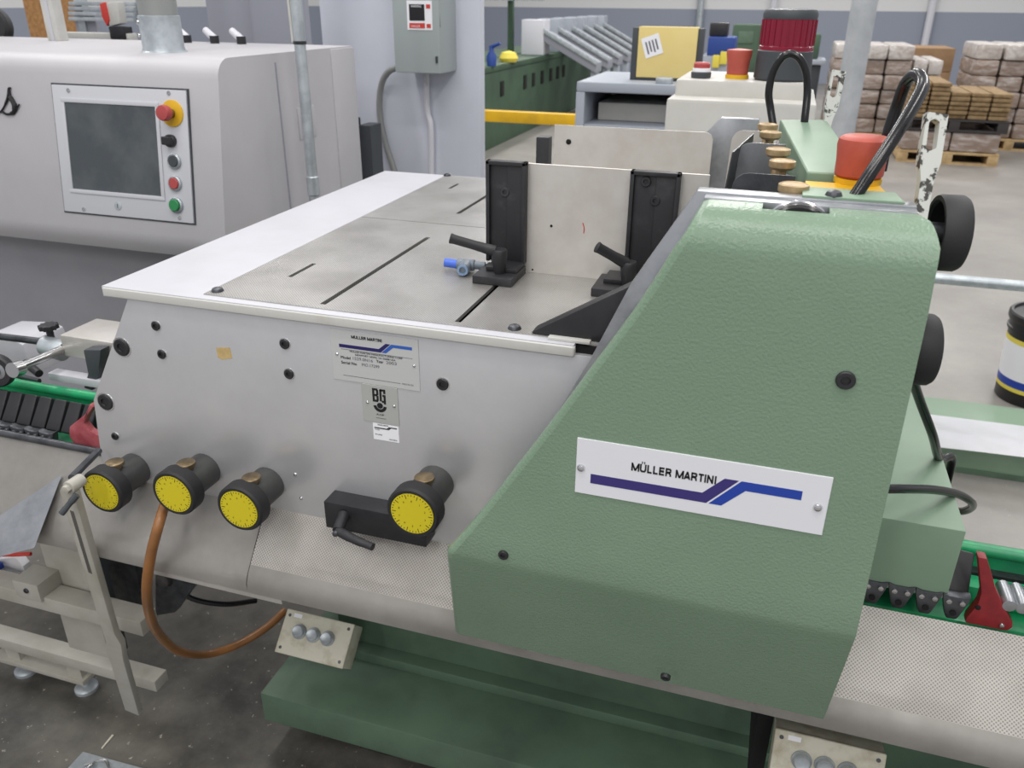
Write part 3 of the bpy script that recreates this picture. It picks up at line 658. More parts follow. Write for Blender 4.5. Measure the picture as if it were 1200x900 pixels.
# chipped lever with slotted eye
def lever(p0, p1, p2, wd, t):
    """flat lever: p0 foot, p1 shoulder, p2 top; built in a frame along its length"""
    p0, p1, p2 = Vector(p0), Vector(p1), Vector(p2)
    ey = (p2-p1).normalized(); Ln = (p2-p1).length; L0 = (p1-p0).length
    fr = frame_up(p1, (1, .25, 0), ey)
    g = G(fr); h = wd/2; n = 10
    out = [(-h*.55, -L0), (h*.55, -L0), (h*.6, -.02), (h, .0), (h, Ln), (-h, Ln), (-h, .0), (-h*.6, -.02)]
    cyy, hr, hl = Ln*.55, wd*.26, Ln*.22
    hole = [(-wd*.08+hr*math.cos(a), cyy+(hl if math.sin(a) > 0 else -hl)+hr*math.sin(a)) for a in [math.radians(x) for x in (-150, -90, -30, 0, 30, 90, 150, 180)]]
    for zz, flip in ((0, False), (t, True)):
        vo = [g.v((x, y, zz)) for x, y in out]; vh = [g.v((x, y, zz)) for x, y in hole]
        es = []
        for ring in (vo, vh):
            for k in range(len(ring)): es.append(g.bm.edges.new((ring[k], ring[(k+1) % len(ring)])))
        bmesh.ops.triangle_fill(g.bm, use_beauty=True, edges=es)
        if not flip: A, HA = vo, vh
        else:
            for a_, b_ in ((A, vo), (HA, vh)):
                for k in range(len(a_)): g.bm.faces.new((a_[k], a_[(k+1) % len(a_)], b_[(k+1) % len(b_)], b_[k]))
    return g
put('lever_bar', lever((0.149, 0.9, 1.267), (0.1453, 0.93, 1.354), (0.1458, 0.95, 1.398), .021, .010), 'chipped', Hd)
put('lever_bar', lever((0.0734, 1.52, 1.31), (0.075, 1.53, 1.343), (0.0789, 1.55, 1.397), .022, .008), 'chipped', Hd)
# hand wheels on the right
def handwheel(c, r, wdt):
    g = G(); g.lathe((c[0]-wdt/2, c[1], c[2]), (1, .12, 0), [(r*.80, .003), (r*.86, 0), (r*.97, 0), (r, .003), (r, wdt-.004), (r*.94, wdt), (r*.4, wdt+.002), (0, wdt+.002)], 36, cap=False)
    g.lathe((c[0]-wdt/2, c[1], c[2]), (1, .12, 0), [(r*.80, .003), (r*.78, wdt*.8), (0, wdt*.8)], 36, cap=False)
    hw = put('hand_wheel', g, 'rubber', Hd)
    g = G(); g.cyl((c[0]-.04, c[1], c[2]), (c[0]+wdt*.3, c[1], c[2]), .011, n=16); put('wheel_hub', g, 'steel_dark', hw)
handwheel((0.1816, 0.94, 1.283), .0395, .027)
handwheel((0.1859, 0.96, 1.144), .041, .026)
# brass knobs and the sheet separators between the side plates
sh = Hd
g = G(); g.cyl((.005, .888, 1.285), (.005, 1.5, 1.285), .009, n=14); put('shaft', g, 'steel', sh)
KN = [(0.0215, 0.8734, 1.328), (0.0081, 1.047, 1.328), (0.0014, 1.136, 1.328), (-0.0125, 1.291, 1.328), (-0.0187, 1.375, 1.328)]
for kx, ky, kz in KN:
    ky = max(ky, .905)
    g = G(); g.lathe((kx, ky, 1.296), (0, 0, 1), [(.006, 0), (.006, .022), (.0125, .024), (.0155, .027), (.0155, .0335), (.0135, .0345), (.0125, .0335), (0, .0335)], 24); put('brass_knob', g, 'brass', sh)
    g = G(); g.box((kx-.02, ky-.011, 1.272), (kx+.018, ky+.011, 1.297)); put('knob_block', g, 'steel_dark', sh, bevel=.001)
def flap(y, x0, x1, zt, z0, m='steel_dark'):
    r = .018; P = [(x1, y, z0), (x1, y, zt)]+[(x0+r-r*math.sin(math.radians(a)), y, zt-r+r*math.cos(math.radians(a))) for a in (0, 22, 45, 68, 90)]+[(x0-.004, y, z0)]
    g = G(); g.prism(P, (0, .002, 0)); put('separator_flap', g, m, sh)
flap(1.0, -0.0449, 0.0241, 1.321, 1.16)
flap(1.18, -0.0519, 0.0102, 1.329, 1.14, 'alu')
flap(1.42, -0.0733, -0.0121, 1.313, 1.14, 'hopper')
g = G(); q0 = (-0.0592, 1.12, 1.277); q1 = (-0.0551, 1.12, 1.325); q2 = (-0.0379, 1.3, 1.325); q3 = (-0.0373, 1.3, 1.243)
g.prism([q0, q1, q2, q3], (.002, 0, 0)); put('separator_wing', g, 'steel_dark', sh)

# black wedge leaning over the table corner
g = G(); w0 = (-0.2777, 0.968, 1.105); w1 = (-0.141, 0.968, 1.187); w2 = (-0.1992, 0.968, 1.102)
g.prism([(w0[0], .968, 1.1025), (w0[0]+.004, .968, 1.1055), (w1[0]+.02, .968, w1[2]+.012), (w1[0]+.08, .968, 1.12), (w2[0], .968, 1.094), (w2[0]-.03, .968, 1.098)], (0, .026, 0)); put('wedge_guide', g, 'black', T, bevel=.003)

# ================================================================== MACHINE BED
Bd = thing('machine_bed', 'dark green machine bed with wide step under the perforated guard', 'machine base', (0.1, 1.2, 0))
s0 = (-0.8927, 1.076, 0.16); sb_ = (-0.7437, 1.258, 0.16)
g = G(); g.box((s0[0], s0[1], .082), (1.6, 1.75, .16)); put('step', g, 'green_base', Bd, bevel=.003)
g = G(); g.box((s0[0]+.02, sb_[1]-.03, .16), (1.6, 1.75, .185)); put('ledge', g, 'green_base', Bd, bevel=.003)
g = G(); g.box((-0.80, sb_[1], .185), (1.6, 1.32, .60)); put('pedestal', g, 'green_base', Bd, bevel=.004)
g = G(); g.box((-0.74, .985, .60), (1.55, 1.115, .72)); g.box((-0.70, 1.115, .56), (1.55, 1.26, .61)); put('chain_box', g, 'dirt', Bd)
g = G(); g.box((-1.9, .99, .62), (-0.74, 1.115, .72)); put('chain_box', g, 'dirt', Bd)
for x in (-.7, .1, 1.3):
    g = G(); g.box((x, s0[1]+.06, 0), (x+.14, s0[1]+.2, .083)); put('foot', g, 'dirt', Bd)
d0 = (0.11, 1.06, 0.4056)
g = G(); g.box((d0[0]-.014, 1.07, .30), (d0[0]+.012, sb_[1], .62)); put('dark_bracket', g, 'void', Bd, bevel=.002)
# rubbish-dark bracketry under the guard, left end
g = G(); a = (-1.236, 1.12, 0.4088); b = (-1.215, 1.12, 0.255)
g.box((a[0]-.09, 1.12, b[2]-.02), (a[0]+.035, 1.14, .70)); put('skirt_plate', g, 'steel_dark', Bd, bevel=.002)
g = G(); g.prism([(-1.155, 1.1, 0.2781), (-1.099, 1.1, 0.3025), (-1.005, 1.1, 0.4303), (-1.028, 1.1, 0.4506), (-1.123, 1.1, 0.4278)], (0, .02, 0)); br = put('hanger_bracket', g, 'steel_dark', Bd, bevel=.002)
rivet(br, (-1.107, 1.1, 0.3918), .02, (0, -1, 0), 'dirt', 'pivot_cap')
g = G(); g.tube([(-1.105, 1.12, 0.3497), (-1.073, 1.14, 0.3121), (-1.031, 1.18, 0.2794), (-0.9983, 1.24, 0.2497)], .006, 8); put('under_cable', g, 'cable', Bd)

# guard sheet: sloping perforated front, then a rolled lip
SLOPE = [(.9735, .767), (.905, .684), (.895, .6715)]; LIP = [(.895, .6715), (.8885, .663), (.882, .653), (.879, .645), (.8785, .628)]
def guard(name, prof, x0, x1, m, parent, label=None):
    g = G()
    A = [[g.v((x, y, z)) for x in (x0, x1)] for y, z in prof]
    for P, Q in zip(A[:-1], A[1:]): g.bm.faces.new((P[0], P[1], Q[1], Q[0]))
    bmesh.ops.solidify(g.bm, geom=g.bm.faces[:], thickness=.002)
    return put(name, g, m, parent, ang=50, label=label)
xs_ = (-0.7209, 0.91, 0.697)[0]
o = guard('guard_sheet', SLOPE, xs_+.0008, 1.6, 'guard', Bd, 'dimpled light metal guard sheet'); guard('guard_lip', LIP, xs_+.0008, 1.6, 'guard_plain', o)
o = guard('guard_sheet', SLOPE, -1.9, xs_-.0008, 'guard_plain', Bd, 'plain worn metal guard sheet'); guard('guard_lip', LIP, -1.9, xs_-.0008, 'guard_plain', o)
g = G(); g.box((xs_-.2, .882, .615), (xs_+.06, .905, .636)); put('lip_rail', g, 'guard_plain', Bd, bevel=.002)
# folded deflector at the far left
g = G(); t0 = (-1.125, 0.9385, 0.7342); t1 = (-1.266, 0.8576, 0.6355); t2 = (-1.223, 0.8125, 0.6135); t3 = (-1.113, 0.8426, 0.6502)
g.prism([t0, t1, t2, t3], (0, .002, .002)); put('deflector', g, 'alu', Bd)

# ================================================================== GATHERING CHAIN
Ch = thing('gathering_chain', 'black gathering chain in bright green guide rails running under the feeder', 'conveyor chain', (0.2, 1.05, .7))
g = G(); g.tube([(-2.0, 1.10, .806), (1.6, 1.10, .806)], .0095, 12, smooth=False); put('guide_rail', g, 'green_rail', Ch)
g = G(); g.box((-2.0, 1.10, .775), (1.6, 1.108, .80)); put('rail_web', g, 'green_rail', Ch)
g = G(); g.box((-2.0, 1.085, .745), (1.6, 1.10, .776)); put('wear_strip', g, 'steel_dark', Ch)
g = G(); g.box((-2.0, 1.0, .742), (1.6, 1.07, .752)); put('chain_track', g, 'green_rail', Ch, bevel=.002)
g = G(); g.box((.33, 1.04, .752), (1.6, 1.07, .782)); put('inner_rail', g, 'green_rail', Ch, bevel=.003)
def link_plate(cx, z, y):
    """Y-shaped chain link outline"""
    o = [(-.017, .020), (-.008, .017), (.008, .017), (.017, .020), (.015, .008), (.0085, -.014), (.006, -.019), (-.006, -.019), (-.0085, -.014), (-.015, .008)]
    g = G(); g.prism([(cx+a, y, z+b) for a, b in o], (0, .014, 0)); return g
l0 = (0.2035, 0.984, 0.7845); pitch = (0.2712, 0.992, 0.7727)[0]-(0.2382, 0.992, 0.7741)[0]
lk = None
for side, x0, n in ((0, l0[0], 4), (1, -1.75, 20)):
    for k in range(n):
        cx = x0+k*pitch
        zc_ = l0[2]-(.016 if side else 0)
        if side and cx > -1.17: break
        if lk is None:
            lk = put('chain_link', link_plate(0, 0, 0), 'steel_dark', Ch, bevel=.0025); lkme = lk.data; lk.matrix_basis = Matrix.Translation((cx, .982, zc_)); o = lk
            g = G(); g.lathe((0, -.0004, -.008), (0, -1, 0), [(.0042, 0), (.0042, .001), (0, .001)], 10); hme = put('hole', g, 'void', lk).data
            g = G(); g.lathe((-.008, 0, .009), (0, -1, 0), [(.0035, 0), (.0035, .002), (0, .003)], 10); g.lathe((.008, 0, .009), (0, -1, 0), [(.0035, 0), (.0035, .002), (0, .003)], 10); pme = put('pins', g, 'steel', lk).data
        else:
            o = link('chain_link', lkme, Ch); o.matrix_basis = Matrix.Translation((cx, .982, zc_))
            link('hole', hme, o); link('pins', pme, o)
# black saddle blocks carried by the links (left run, and one beside the red pusher)
g = G(); g.prism([(-.0155, 0, 0), (.0155, 0, 0), (.0135, .035, .048), (-.0135, .035, .048)], (0, .012, -.009)); pd = put('saddle_block', g, 'black', Ch, bevel=.004, seg=3); pdme = pd.data
bz = (-1.2, 1.005, 0.7776)
first = True
for px in range(7):
    cx = (-1.321, 1.005, 0.7569)[0]+px*pitch*.92
    cx = -1.298-.04+px*.0345
    if first: pd.matrix_basis = Matrix.Translation((cx, 1.005, .778)); first = False
    else: link('saddle_block', pdme, Ch).matrix_basis = Matrix.Translation((cx, 1.005, .778))
o = link('saddle_block', pdme, Ch); o.matrix_basis = Matrix.Translation((0.3084, 1.01, .787))@Matrix.Rotation(.12, 4, 'Y')
def pusher(pts, y, m, t, name='pusher_lug'):
    g = G(); g.prism([(p[0], y, p[2]) for p in pts], (0, t, 0)); o = put(name, g, m, Ch, bevel=.0025); return o
q = [(0.3127, 0.985, 0.866), (0.3235, 0.985, 0.8659), (0.3331, 0.985, 0.8455), (0.3431, 0.985, 0.8236), (0.3591, 0.985, 0.7974), (0.374, 0.985, 0.7762), (0.3759, 0.985, 0.7682), (0.3707, 0.985, 0.761), (0.3211, 0.985, 0.7616), (0.3213, 0.985, 0.7703), (0.3288, 0.985, 0.795), (0.3287, 0.985, 0.813)]
o = pusher(q, .985, 'red_pusher', .016)
rivet(o, (0.3627, 0.9845, 0.7692), .0035, (0, -1, 0), 'steel', 'rivet'); rivet(o, (0.3299, 0.9845, 0.79), .0035, (0, -1, 0), 'void', 'hole')
q = [(-1.081, 0.99, 0.8581), (-1.096, 0.99, 0.8356), (-1.14, 0.99, 0.8026), (-1.146, 0.99, 0.7825), (-1.131, 0.99, 0.7534), (-1.084, 0.99, 0.7584), (-1.075, 0.99, 0.7949), (-1.095, 0.99, 0.8016), (-1.105, 0.99, 0.8154), (-1.092, 0.99, 0.8345), (-1.075, 0.99, 0.8524)]
pusher(q, .992, 'pink_pusher', .014)
for p in ((0.3642, 1, 0.8007), (0.38, 1, 0.8006), (0.3958, 1, 0.8006), (0.4114, 1, 0.8005), (0.4268, 1, 0.8005), (0.4422, 1, 0.8004), (0.4574, 1, 0.8004), (0.4725, 1, 0.8004)):
    g = G(); g.cyl((p[0], .985, p[2]), (p[0], 1.03, p[2]), .0085, n=14); put('roller_pin', g, 'alu', Ch, bevel=.001)
g = G(); a = (-1.329, 0.975, 0.7744); b = (-1.058, 0.975, 0.7869); g.tube([(a[0]-.1, .975, a[2]), (b[0]+.02, .975, a[2])], .0068, 14, smooth=False); put('guide_rod', g, 'steel_dark', Ch)

# ================================================================== CLAMP MECHANISM AT FAR LEFT
Me = thing('rod_clamp', 'grey aluminium rod clamp with black star knob above the chain', 'clamp', (-1.2, 1.2, .85))
def P3(y, *pp): return pp
g = G(); g.box((-1.3, 1.16, 0.8505), (-1.195+.05, 1.26, 0.896)); put('clamp_body', g, 'guard_plain', Me, bevel=.004)
g = G(); g.cyl((-1.329, 1.19, 0.8443), (-1.379, 1.19, 0.8527), .021, n=20); put('collar', g, 'galv', Me, bevel=.002)
g = G(); g.tube([(-1.579, 1.22, 0.8383), (-1.405, 1.22, 0.8433)], .0075, 12, smooth=False); put('cross_rod', g, 'steel_dark', Me)
g = G(); g.tube([(-1.303, 1.16, 0.8634), (-1.305, 1.06, 0.8663)], .0085, 12, smooth=False); g.cyl((-1.307, 1.065, 0.8639), (-1.305, 1.045, 0.8674), .0145, n=18); put('angled_rod', g, 'steel', Me)
k = (-1.367, 1.2, 0.873)
g = G(); g.cyl((k[0], 1.2, k[2]-.01), (k[0], 1.2, k[2]+.012), .007, n=12)
n = 10; ring = []
for t in range(n*2):
    a = math.pi*t/n; r = .020 if t % 2 == 0 else .0155
    ring.append((k[0]+r*math.cos(a), 1.2+r*math.sin(a), k[2]+.012))
g.prism(ring, (0, 0, .01)); put('star_knob', g, 'black', Me, bevel=.001)
g = G(); g.prism([(-1.216, 1.13, 0.887), (-1.173, 1.13, 0.8929), (-1.193, 1.13, 0.8365), (-1.217, 1.13, 0.7999), (-1.237, 1.13, 0.8024), (-1.218, 1.13, 0.8366)], (0, .025, 0)); put('dark_arm', g, 'darkgrey', Me, bevel=.003)
g = G(); a = (-1.314, 1.1, 0.8226); b = (-1.186, 1.1, 0.8109); g.box((a[0], 1.125, a[2]-.012), (b[0]+.02, 1.15, a[2]+.004)); put('flat_bar', g, 'white', Me, bevel=.002)
g = G(); g.tube([(-1.401, 1.12, 0.8141), (-1.335, 1.12, 0.8071)], .006, 10, smooth=False); put('thin_rod', g, 'steel_dark', Me)
Wl = thing('press_wheel', 'black rimmed guide wheel at left photo edge above the chain', 'wheel', (-1.4, 1.06, .87))
c = (-1.349, 1.06, 0.8583)
g = G(); g.lathe(c, (.25, -1, .1), [(.020, 0), (.030, .002), (.032, .006), (.032, .016), (.029, .019), (.021, .019), (.019, .016), (.017, .016)], 28, cap=False); put('tyre', g, 'black', Wl)
g = G(); g.lathe(c, (.25, -1, .1), [(.019, 0), (.019, .014), (.009, .016), (.007, .02), (0, .02)], 24); put('disc', g, 'alu', Wl)
g = G(); g.prism([(-1.672, 1.28, 0.7954), (-1.571, 1.28, 0.8044), (-1.547, 1.28, 0.7952), (-1.536, 1.28, 0.7214), (-1.699, 1.28, 0.7194)], (0, .12, 0)); gd = tag(put('machine_guard', g, 'white', None, bevel=.006), 'small white guard cover behind the black wheel at left edge', 'cover')
g = G(); g.cyl((-1.545, 1.275, 0.7539), (-1.49, 1.255, 0.7432), .009, n=12); put('latch', g, 'black', gd)

# ================================================================== FEEDER SIDE BOX (right) AND CABLES
xr = (0.2923, 0.985, 0.9006); zb = (0.293, 0.985, 0.7926)
g = G(); yb_ = (0.267, 1.249, 0.912)
g.prism([(.085, .985, zb[2]), (xr[0], .985, zb[2]), (xr[0], .985, xr[2]), (.085, .985, xr[2])], (0, .36, 0)); bxo = tag(put('chain_cover', g, 'green_smooth', None, bevel=.003), 'smooth green box cover over the chain, right of the green head cover', 'machine cover')
tp = (0.2645, 1.248, 0.912)
Cb = tag(put('black_cable', G().tube([(0.1949, 1.02, 1.087), (0.2194, 1.06, 1.037), (0.2532, 1.1, 0.9719), (0.2885, 1.18, 0.8966), (xr[0]+.022, 1.22, .88), (xr[0]+.03, 1.24, .80)], .0062, 12), 'cable'), 'thick black cable hanging down from behind the lower hand wheel', 'cable')
g = G(); g.tube([(0.1718, 0.93, 0.9727), (0.2055, 0.96, 0.9614), (0.2528, 1.02, 0.9333), (0.2965, 1.08, 0.899), (0.3255, 1.12, 0.869), (0.3415, 1.16, 0.8371), (0.3426, 1.2, 0.8043), (0.3297, 1.23, 0.7855)], .0058, 12)
tag(put('black_cable', g, 'cable'), 'glossy black cable curving over the smooth green box', 'cable')

# ================================================================== PUSH-BUTTON BOXES
def button_box(origin, ex, ey, W, H, D, label):
    """three-button station; origin = lower left corner of its face, face in the ex-ey plane"""
    fr = frame(origin, ex, ey)
    t = thing('button_box', label, 'control box', origin, 'three-button stations on the machine bed')
    g = G(fr); g.box((0, 0, -D), (W, H, -.008)); b = put('housing', g, 'cream', t, bevel=.002)
    g = G(fr); g.box((-.001, -.001, -.008), (W+.001, H+.001, 0)); put('lid', g, 'cream', t, bevel=.003, seg=3)
    ax = (fr.to_3x3() @ Vector((0, 0, 1)))
    for u in (.27, .48, .69):
        g = G(); g.lathe(fr @ Vector((u*W, .56*H, 0)), ax, [(.0155, -.001), (.0155, .004), (.0135, .006), (.0125, .012), (.011, .0135), (.009, .0125), (0, .0125)], 22); put('push_button', g, 'galv', t)
    for u, v in ((.06, .12), (.94, .12), (.06, .88), (.94, .88)):
        g = G(); g.lathe(fr @ Vector((u*W, v*H, 0)), ax, [(.0035, -.001), (.0035, .0004), (0, .0004)], 10); put('lid_screw', g, 'steel_dark', t)
    g = G(fr); g.box((.12*W, .86*H, 0), (.24*W, .95*H, .0004)); put('tag_strip', g, 'paper', t)
    return t
button_box((-0.8649, 1.108, 0.2559), (1, 0, 0), (0, .72, .7), .158, .088, .05, 'cream three-button box on the bed step at its left end')
button_box((0.1228, 0.9909, 0.3769), (1, 0, 0), (0, .35, .94), .162, .090, .05, 'cream three-button box at bottom edge under the perforated guard')

# ================================================================== AMBER HOSE
g = G(); g.tube([(-0.8734, 0.9, 0.7502), (-0.8593, 0.865, 0.738), (-0.8777, 0.855, 0.6825), (-0.9078, 0.86, 0.6017), (-0.9458, 0.89, 0.5082), (-0.9851, 0.94, 0.409), (-1.009, 1, 0.3106), (-1.013, 1.07, 0.2373), (-0.9842, 1.13, 0.2161), (-0.947, 1.19, 0.2235), (-0.9211, 1.24, 0.243)], .0085, 12, 7)
tag(put('hose', g, 'hose'), 'translucent amber hose looping below the yellow dials', 'hose')

# ================================================================== STEEL STAND AT LEFT
Sd = thing('steel_stand', 'warm grey steel stand with slotted upright arm and two crossbars', 'stand', (-1.2, 1.0, 0))
at = Vector((-0.9773, 0.83, 0.8137)); ab = Vector((-1.158, 1, 0.1078))
fr = frame_up(ab, (1, 0, 0), at-ab); Ln = (at-ab).length
hw = .018
g = G(fr); j = Ln*.42
g.prism([(-hw, 0, 0), (hw*.9, 0, 0), (hw*.9, j*.75, 0), (hw*1.2, j*.95, 0), (hw*.75, j*1.05, 0), (hw*.75, Ln-.01, 0), (hw*.4, Ln, 0), (-hw*.4, Ln, 0), (-hw*.75, Ln-.012, 0), (-hw*.75, j*.9, 0), (-hw*1.2, j*.8, 0), (-hw, j*.72, 0)], (0, 0, .014)); put('slotted_arm', g, 'stand', Sd, bevel=.0015)
g = G(fr); g.box((-.0035, Ln*.70, .0135), (.0035, Ln*.93, .0145)); put('slot', g, 'steel', Sd)
bz1 = (-1.305, 0.985, 0.3458); bz2 = (-1.447, 1.055, 0.0943)
g = G(); e1 = (-1.076, 0.985, 0.3597); g.box((-2.1, .985, e1[2]-.018), (e1[0], 1.03, e1[2]+.018)); put('crossbar', g, 'stand', Sd, bevel=.002)
g = G(); e2 = (-1.163, 1.06, 0.1075); g.box((-2.1, 1.06, e2[2]-.014), (e2[0]+.006, 1.10, e2[2]+.016)); put('crossbar', g, 'stand', Sd, bevel=.002)
g = G(); k0 = (-1.381, 0.98, 0.4101); k1 = (-1.316, 0.98, 0.3826); g.box((k0[0], .978, k1[2]-.012), (k1[0], 1.035, k1[2]+.03)); jb = put('joint_block', g, 'stand', Sd, bevel=.002)
bolt(jb, (-1.348, 0.978, 0.3935), .006, ring=False, m='steel_dark')
g = G(); u0 = (-1.369, 1.035, 0.4643); u1 = (-1.26, 1.035, 0.4852); ub = (-1.312, 1.035, 0.2102); g.box((u0[0]+.02, 1.035, ub[2]-.02), (u1[0]+.02, 1.06, u0[2]+.02)); put('upright_channel', g, 'stand', Sd, bevel=.002)
g = G(); g.box((u1[0]+.022, 1.04, ub[2]-.02), (u1[0]+.035, 1.075, u0[2]+.02)); put('rubber_edge', g, 'darkgrey', Sd, bevel=.001)
f0 = (-1.582, 1.088, 0.01); f1 = (-1.4, 1.086, 0.01)
g = G(); g.box((f0[0]-.06, f0[1]-.03, .045), (f1[0]+.03, f0[1]+.03, .058)); put('foot_plate', g, 'stand', Sd, bevel=.002)
for xx in (f0[0], f1[0]):
    g = G(); g.box((xx-.02, f0[1]-.02, .058), (xx+.02, f0[1]+.02, e2[2]-.01)); put('foot_spacer', g, 'stand', Sd)
for f in (f0, f1):
    g = G(); g.lathe((f[0], f0[1], 0), (0, 0, 1), [(.026, 0), (.026, .008), (.020, .012), (.008, .014), (.008, .046)], 24); put('levelling_foot', g, 'galv', Sd)
# clamp lever at the top of the arm
ax0 = (-0.9665, 0.82, 0.8125); 
g = G(); g.cyl((ax0[0]-.006, .818, ax0[2]), (ax0[0]-.006, .845, ax0[2]), .0105, n=18); g.cyl((ax0[0]-.006, .811, ax0[2]), (ax0[0]-.006, .819, ax0[2]), .007, n=6); pv = put('pivot_boss', g, 'stand', Sd, bevel=.001)
g = G(); g.tube([(-0.9497, 0.81, 0.8096), (-0.9582, 0.8, 0.7971), (-0.9666, 0.79, 0.7846)], [.0055, .0045, .005], 10); put('lever', g, 'darkgrey', pv)
g = G(); g.tube([(-0.9981, 0.85, 0.8072), (-1.013, 0.89, 0.8038), (-1.028, 0.94, 0.8028)], .006, 10, smooth=False); put('link_rod', g, 'steel_dark', Sd)

# red lead and rag at the far left
g = G(); g.tube([(-1.571, 1.05, 0.3822), (-1.468, 1.05, 0.4041), (-1.415, 1.06, 0.4116)], .0045, 8); tag(put('red_lead', g, 'redink'), 'thin red lead at left edge under the metal guard', 'cable')
g = G(); rg = (-1.518, 1.09, 0.3496)
pts = [(rg[0]-.05, 1.09, rg[2]-.02), (rg[0]-.02, 1.07, rg[2]+.01), (rg[0]+.015, 1.09, rg[2]+.012), (rg[0]+.04, 1.08, rg[2]-.002), (rg[0]+.03, 1.09, rg[2]-.028), (rg[0]-.01, 1.07, rg[2]-.022)]
g.prism(pts, (0, .02, 0)); rgo = tag(put('printed_rag', g, 'paper', None, bevel=.003), 'crumpled white and blue scrap behind the red lead', 'rag')
g = G(); g.box((rg[0]-.035, 1.064, rg[2]-.012), (rg[0]-.01, 1.075, rg[2]+.001)); put('blue_print', g, 'blue', rgo)
# metal offcut on the floor
g = G(); a = Vector((-1.269, 0.936, 0.004)); e1v = (Vector((-1.142, 0.9403, 0.004))-a).normalized(); e2v = Vector((e1v.y, -e1v.x, 0))
g = G(frame(a+Vector((0, 0, -.004)), e1v, (-e2v.x, -e2v.y, 0)))
g.box((0, -.16, .0), (.22, 0, .005)); pt = tag(put('metal_offcut', g, 'galv', None, bevel=.001), 'flat grey metal offcut lying on the floor at the bottom left edge', 'metal sheet')
fr = frame(a, e1v, (-e2v.x, -e2v.y, 0))
g = G(fr); g.tube([(.03, -.03, .004), (.07, -.012, .01), (.10, -.03, .006), (.15, -.02, .01)], .003, 6); g.tube([(.04, -.05, .004), (.05, -.02, .008), (.055, -.045, .012)], .0025, 6); put('bent_wire', g, 'steel', pt)
g = G(); p0, p1 = (-1.239, 0.9572, 0.002), (-1.242, 0.9949, 0.002); g.prism([(p0[0]-.001, p0[1], .0005), (p0[0]+.002, p0[1], .0005), (p1[0]+.003, p1[1], .0005), (p1[0]-.002, p1[1], .0005)], (0, 0, .002)); tag(put('wood_splinter', g, 'cream'), 'thin pale splinter on the dark floor near the metal offcut', 'splinter')

# ================================================================== GREY CABINET WITH TOUCH PANEL
Cx = -1.268
Cab = thing('stitcher_cabinet', 'long light grey machine cabinet with touch screen and button column', 'machine cabinet', (-2.2, 2.0, 0))
tt = math.tan(math.radians(8.5))
def fy_(z): return 1.70+(z-1.15)*tt
zb0, zt0 = 0.9555, 1.325
pr = []
R1 = .05
for k in range(7):
    a = math.radians(15*k); pr.append((fy_(zt0)+.003+.048*(1-math.cos(a))+.0, zt0+.047*math.sin(a)))
pr += [(2.40, zt0+.047), (2.40, .5), (1.86, .5), (1.86, zb0-.07)]
pr += [(1.75, zb0-.068), (1.70, zb0-.06), (fy_(zb0)+.012, zb0-.035), (fy_(zb0), zb0)]
g = G(); g.sweep(pr, -4.2, Cx); put('hood', g, 'cabinet', Cab, ang=32)
g = G(); g.box((-4.2, 1.865, 0), (Cx-.02, 2.39, .52)); g.box((-4.2, 1.845, .5), (Cx-.02, 1.87, zb0-.06)); put('lower_body', g, 'cabinet_low', Cab, bevel=.004)
# recessed pull and seam on the end face
ex0 = (-1.2, 1.956, 1.116)
yy0, zz0 = (-1.22, 2.056, 1.228)[1:], (-1.22, 2.145, 1.144)[1:]
g = G(); g.box((Cx-.004, yy0[0], zz0[1]), (Cx+.0025, zz0[0], yy0[1])); put('recessed_pull', g, 'cabinet', Cab, bevel=.001)
sy_ = (-1.22, 1.974, 1.254)[1]
g = G(); g.box((Cx-.001, sy_-.003, .9), (Cx+.001, sy_+.003, 1.35)); put('seam', g, 'greypanel', Cab)
ye = (-1.22, 2.273, 1.271)[1]
g = G(); g.box((Cx-.01, ye-.01, .9), (Cx+.004, 2.402, 1.368)); put('edge_trim', g, 'cabinet', Cab, bevel=.002)
# --- touch panel on the sloping face
EV = (0, math.sin(math.radians(8.5)), math.cos(math.radians(8.5)))
p00 = Vector((-1.753, 1.676, 0.992)); p10 = Vector((-1.353, 1.676, 0.9895)); p01 = Vector((-1.752, 1.722, 1.3)); p11 = Vector((-1.357, 1.722, 1.3))
W = ((p10.x-p00.x)+(p11.x-p01.x))/2; H = (p01-p00).length
N8 = Vector((0, -EV[2], EV[1]))
org = Vector((p01.x, p00.y, p00.z))
fr = frame(org+N8*.001, EX, EV)
g = G(fr); g.box((-.004, -.004, -.01), (W+.004, H+.004, .0006)); put('panel_gasket', g, 'darkgrey', Cab)
g = G(fr); g.box((0, 0, -.01), (W, H, .004)); cpn = put('touch_panel', g, 'hmi', Cab, bevel=.0015)
fr2 = frame(org+N8*.005, EX, EV)
def uv(p): q = Vector(p)-org; return q.x, q.dot(Vector(EV))
s00 = uv((-1.715, 1.685, 1.051)); s11 = uv((-1.443, 1.716, 1.26))
g = G(fr2); bw_ = .010; x0, y0, x1, y1 = s00[0], s00[1], s11[0], s11[1]
for r4 in ((x0-bw_, y0-bw_, x1+bw_, y0), (x0-bw_, y1, x1+bw_, y1+bw_), (x0-bw_, y0, x0, y1), (x1, y0, x1+bw_, y1)): g.box((r4[0], r4[1], -.001), (r4[2], r4[3], .003))
put('bezel', g, 'hmi', cpn, bevel=.001)
g = G(fr2); g.box((x0, y0, -.001), (x1, y1, .0008)); put('screen', g, 'screen', cpn)
def pbtn(p, capm, r, h, ringm='chrome'):
    c = fr2 @ Vector((*uv(p), 0))
    g = G(); g.lathe(c, N8, [(r, -.001), (r, .006), (r*.86, .008), (r*.8, .0065), (0, .0065)], 22); o = put('button_ring', g, ringm, cpn)
    g = G(); g.lathe(c, N8, [(r*.74, .004), (r*.74, .008+h), (r*.66, .0095+h), (0, .0095+h)], 20); put('button_cap', g, capm, o)
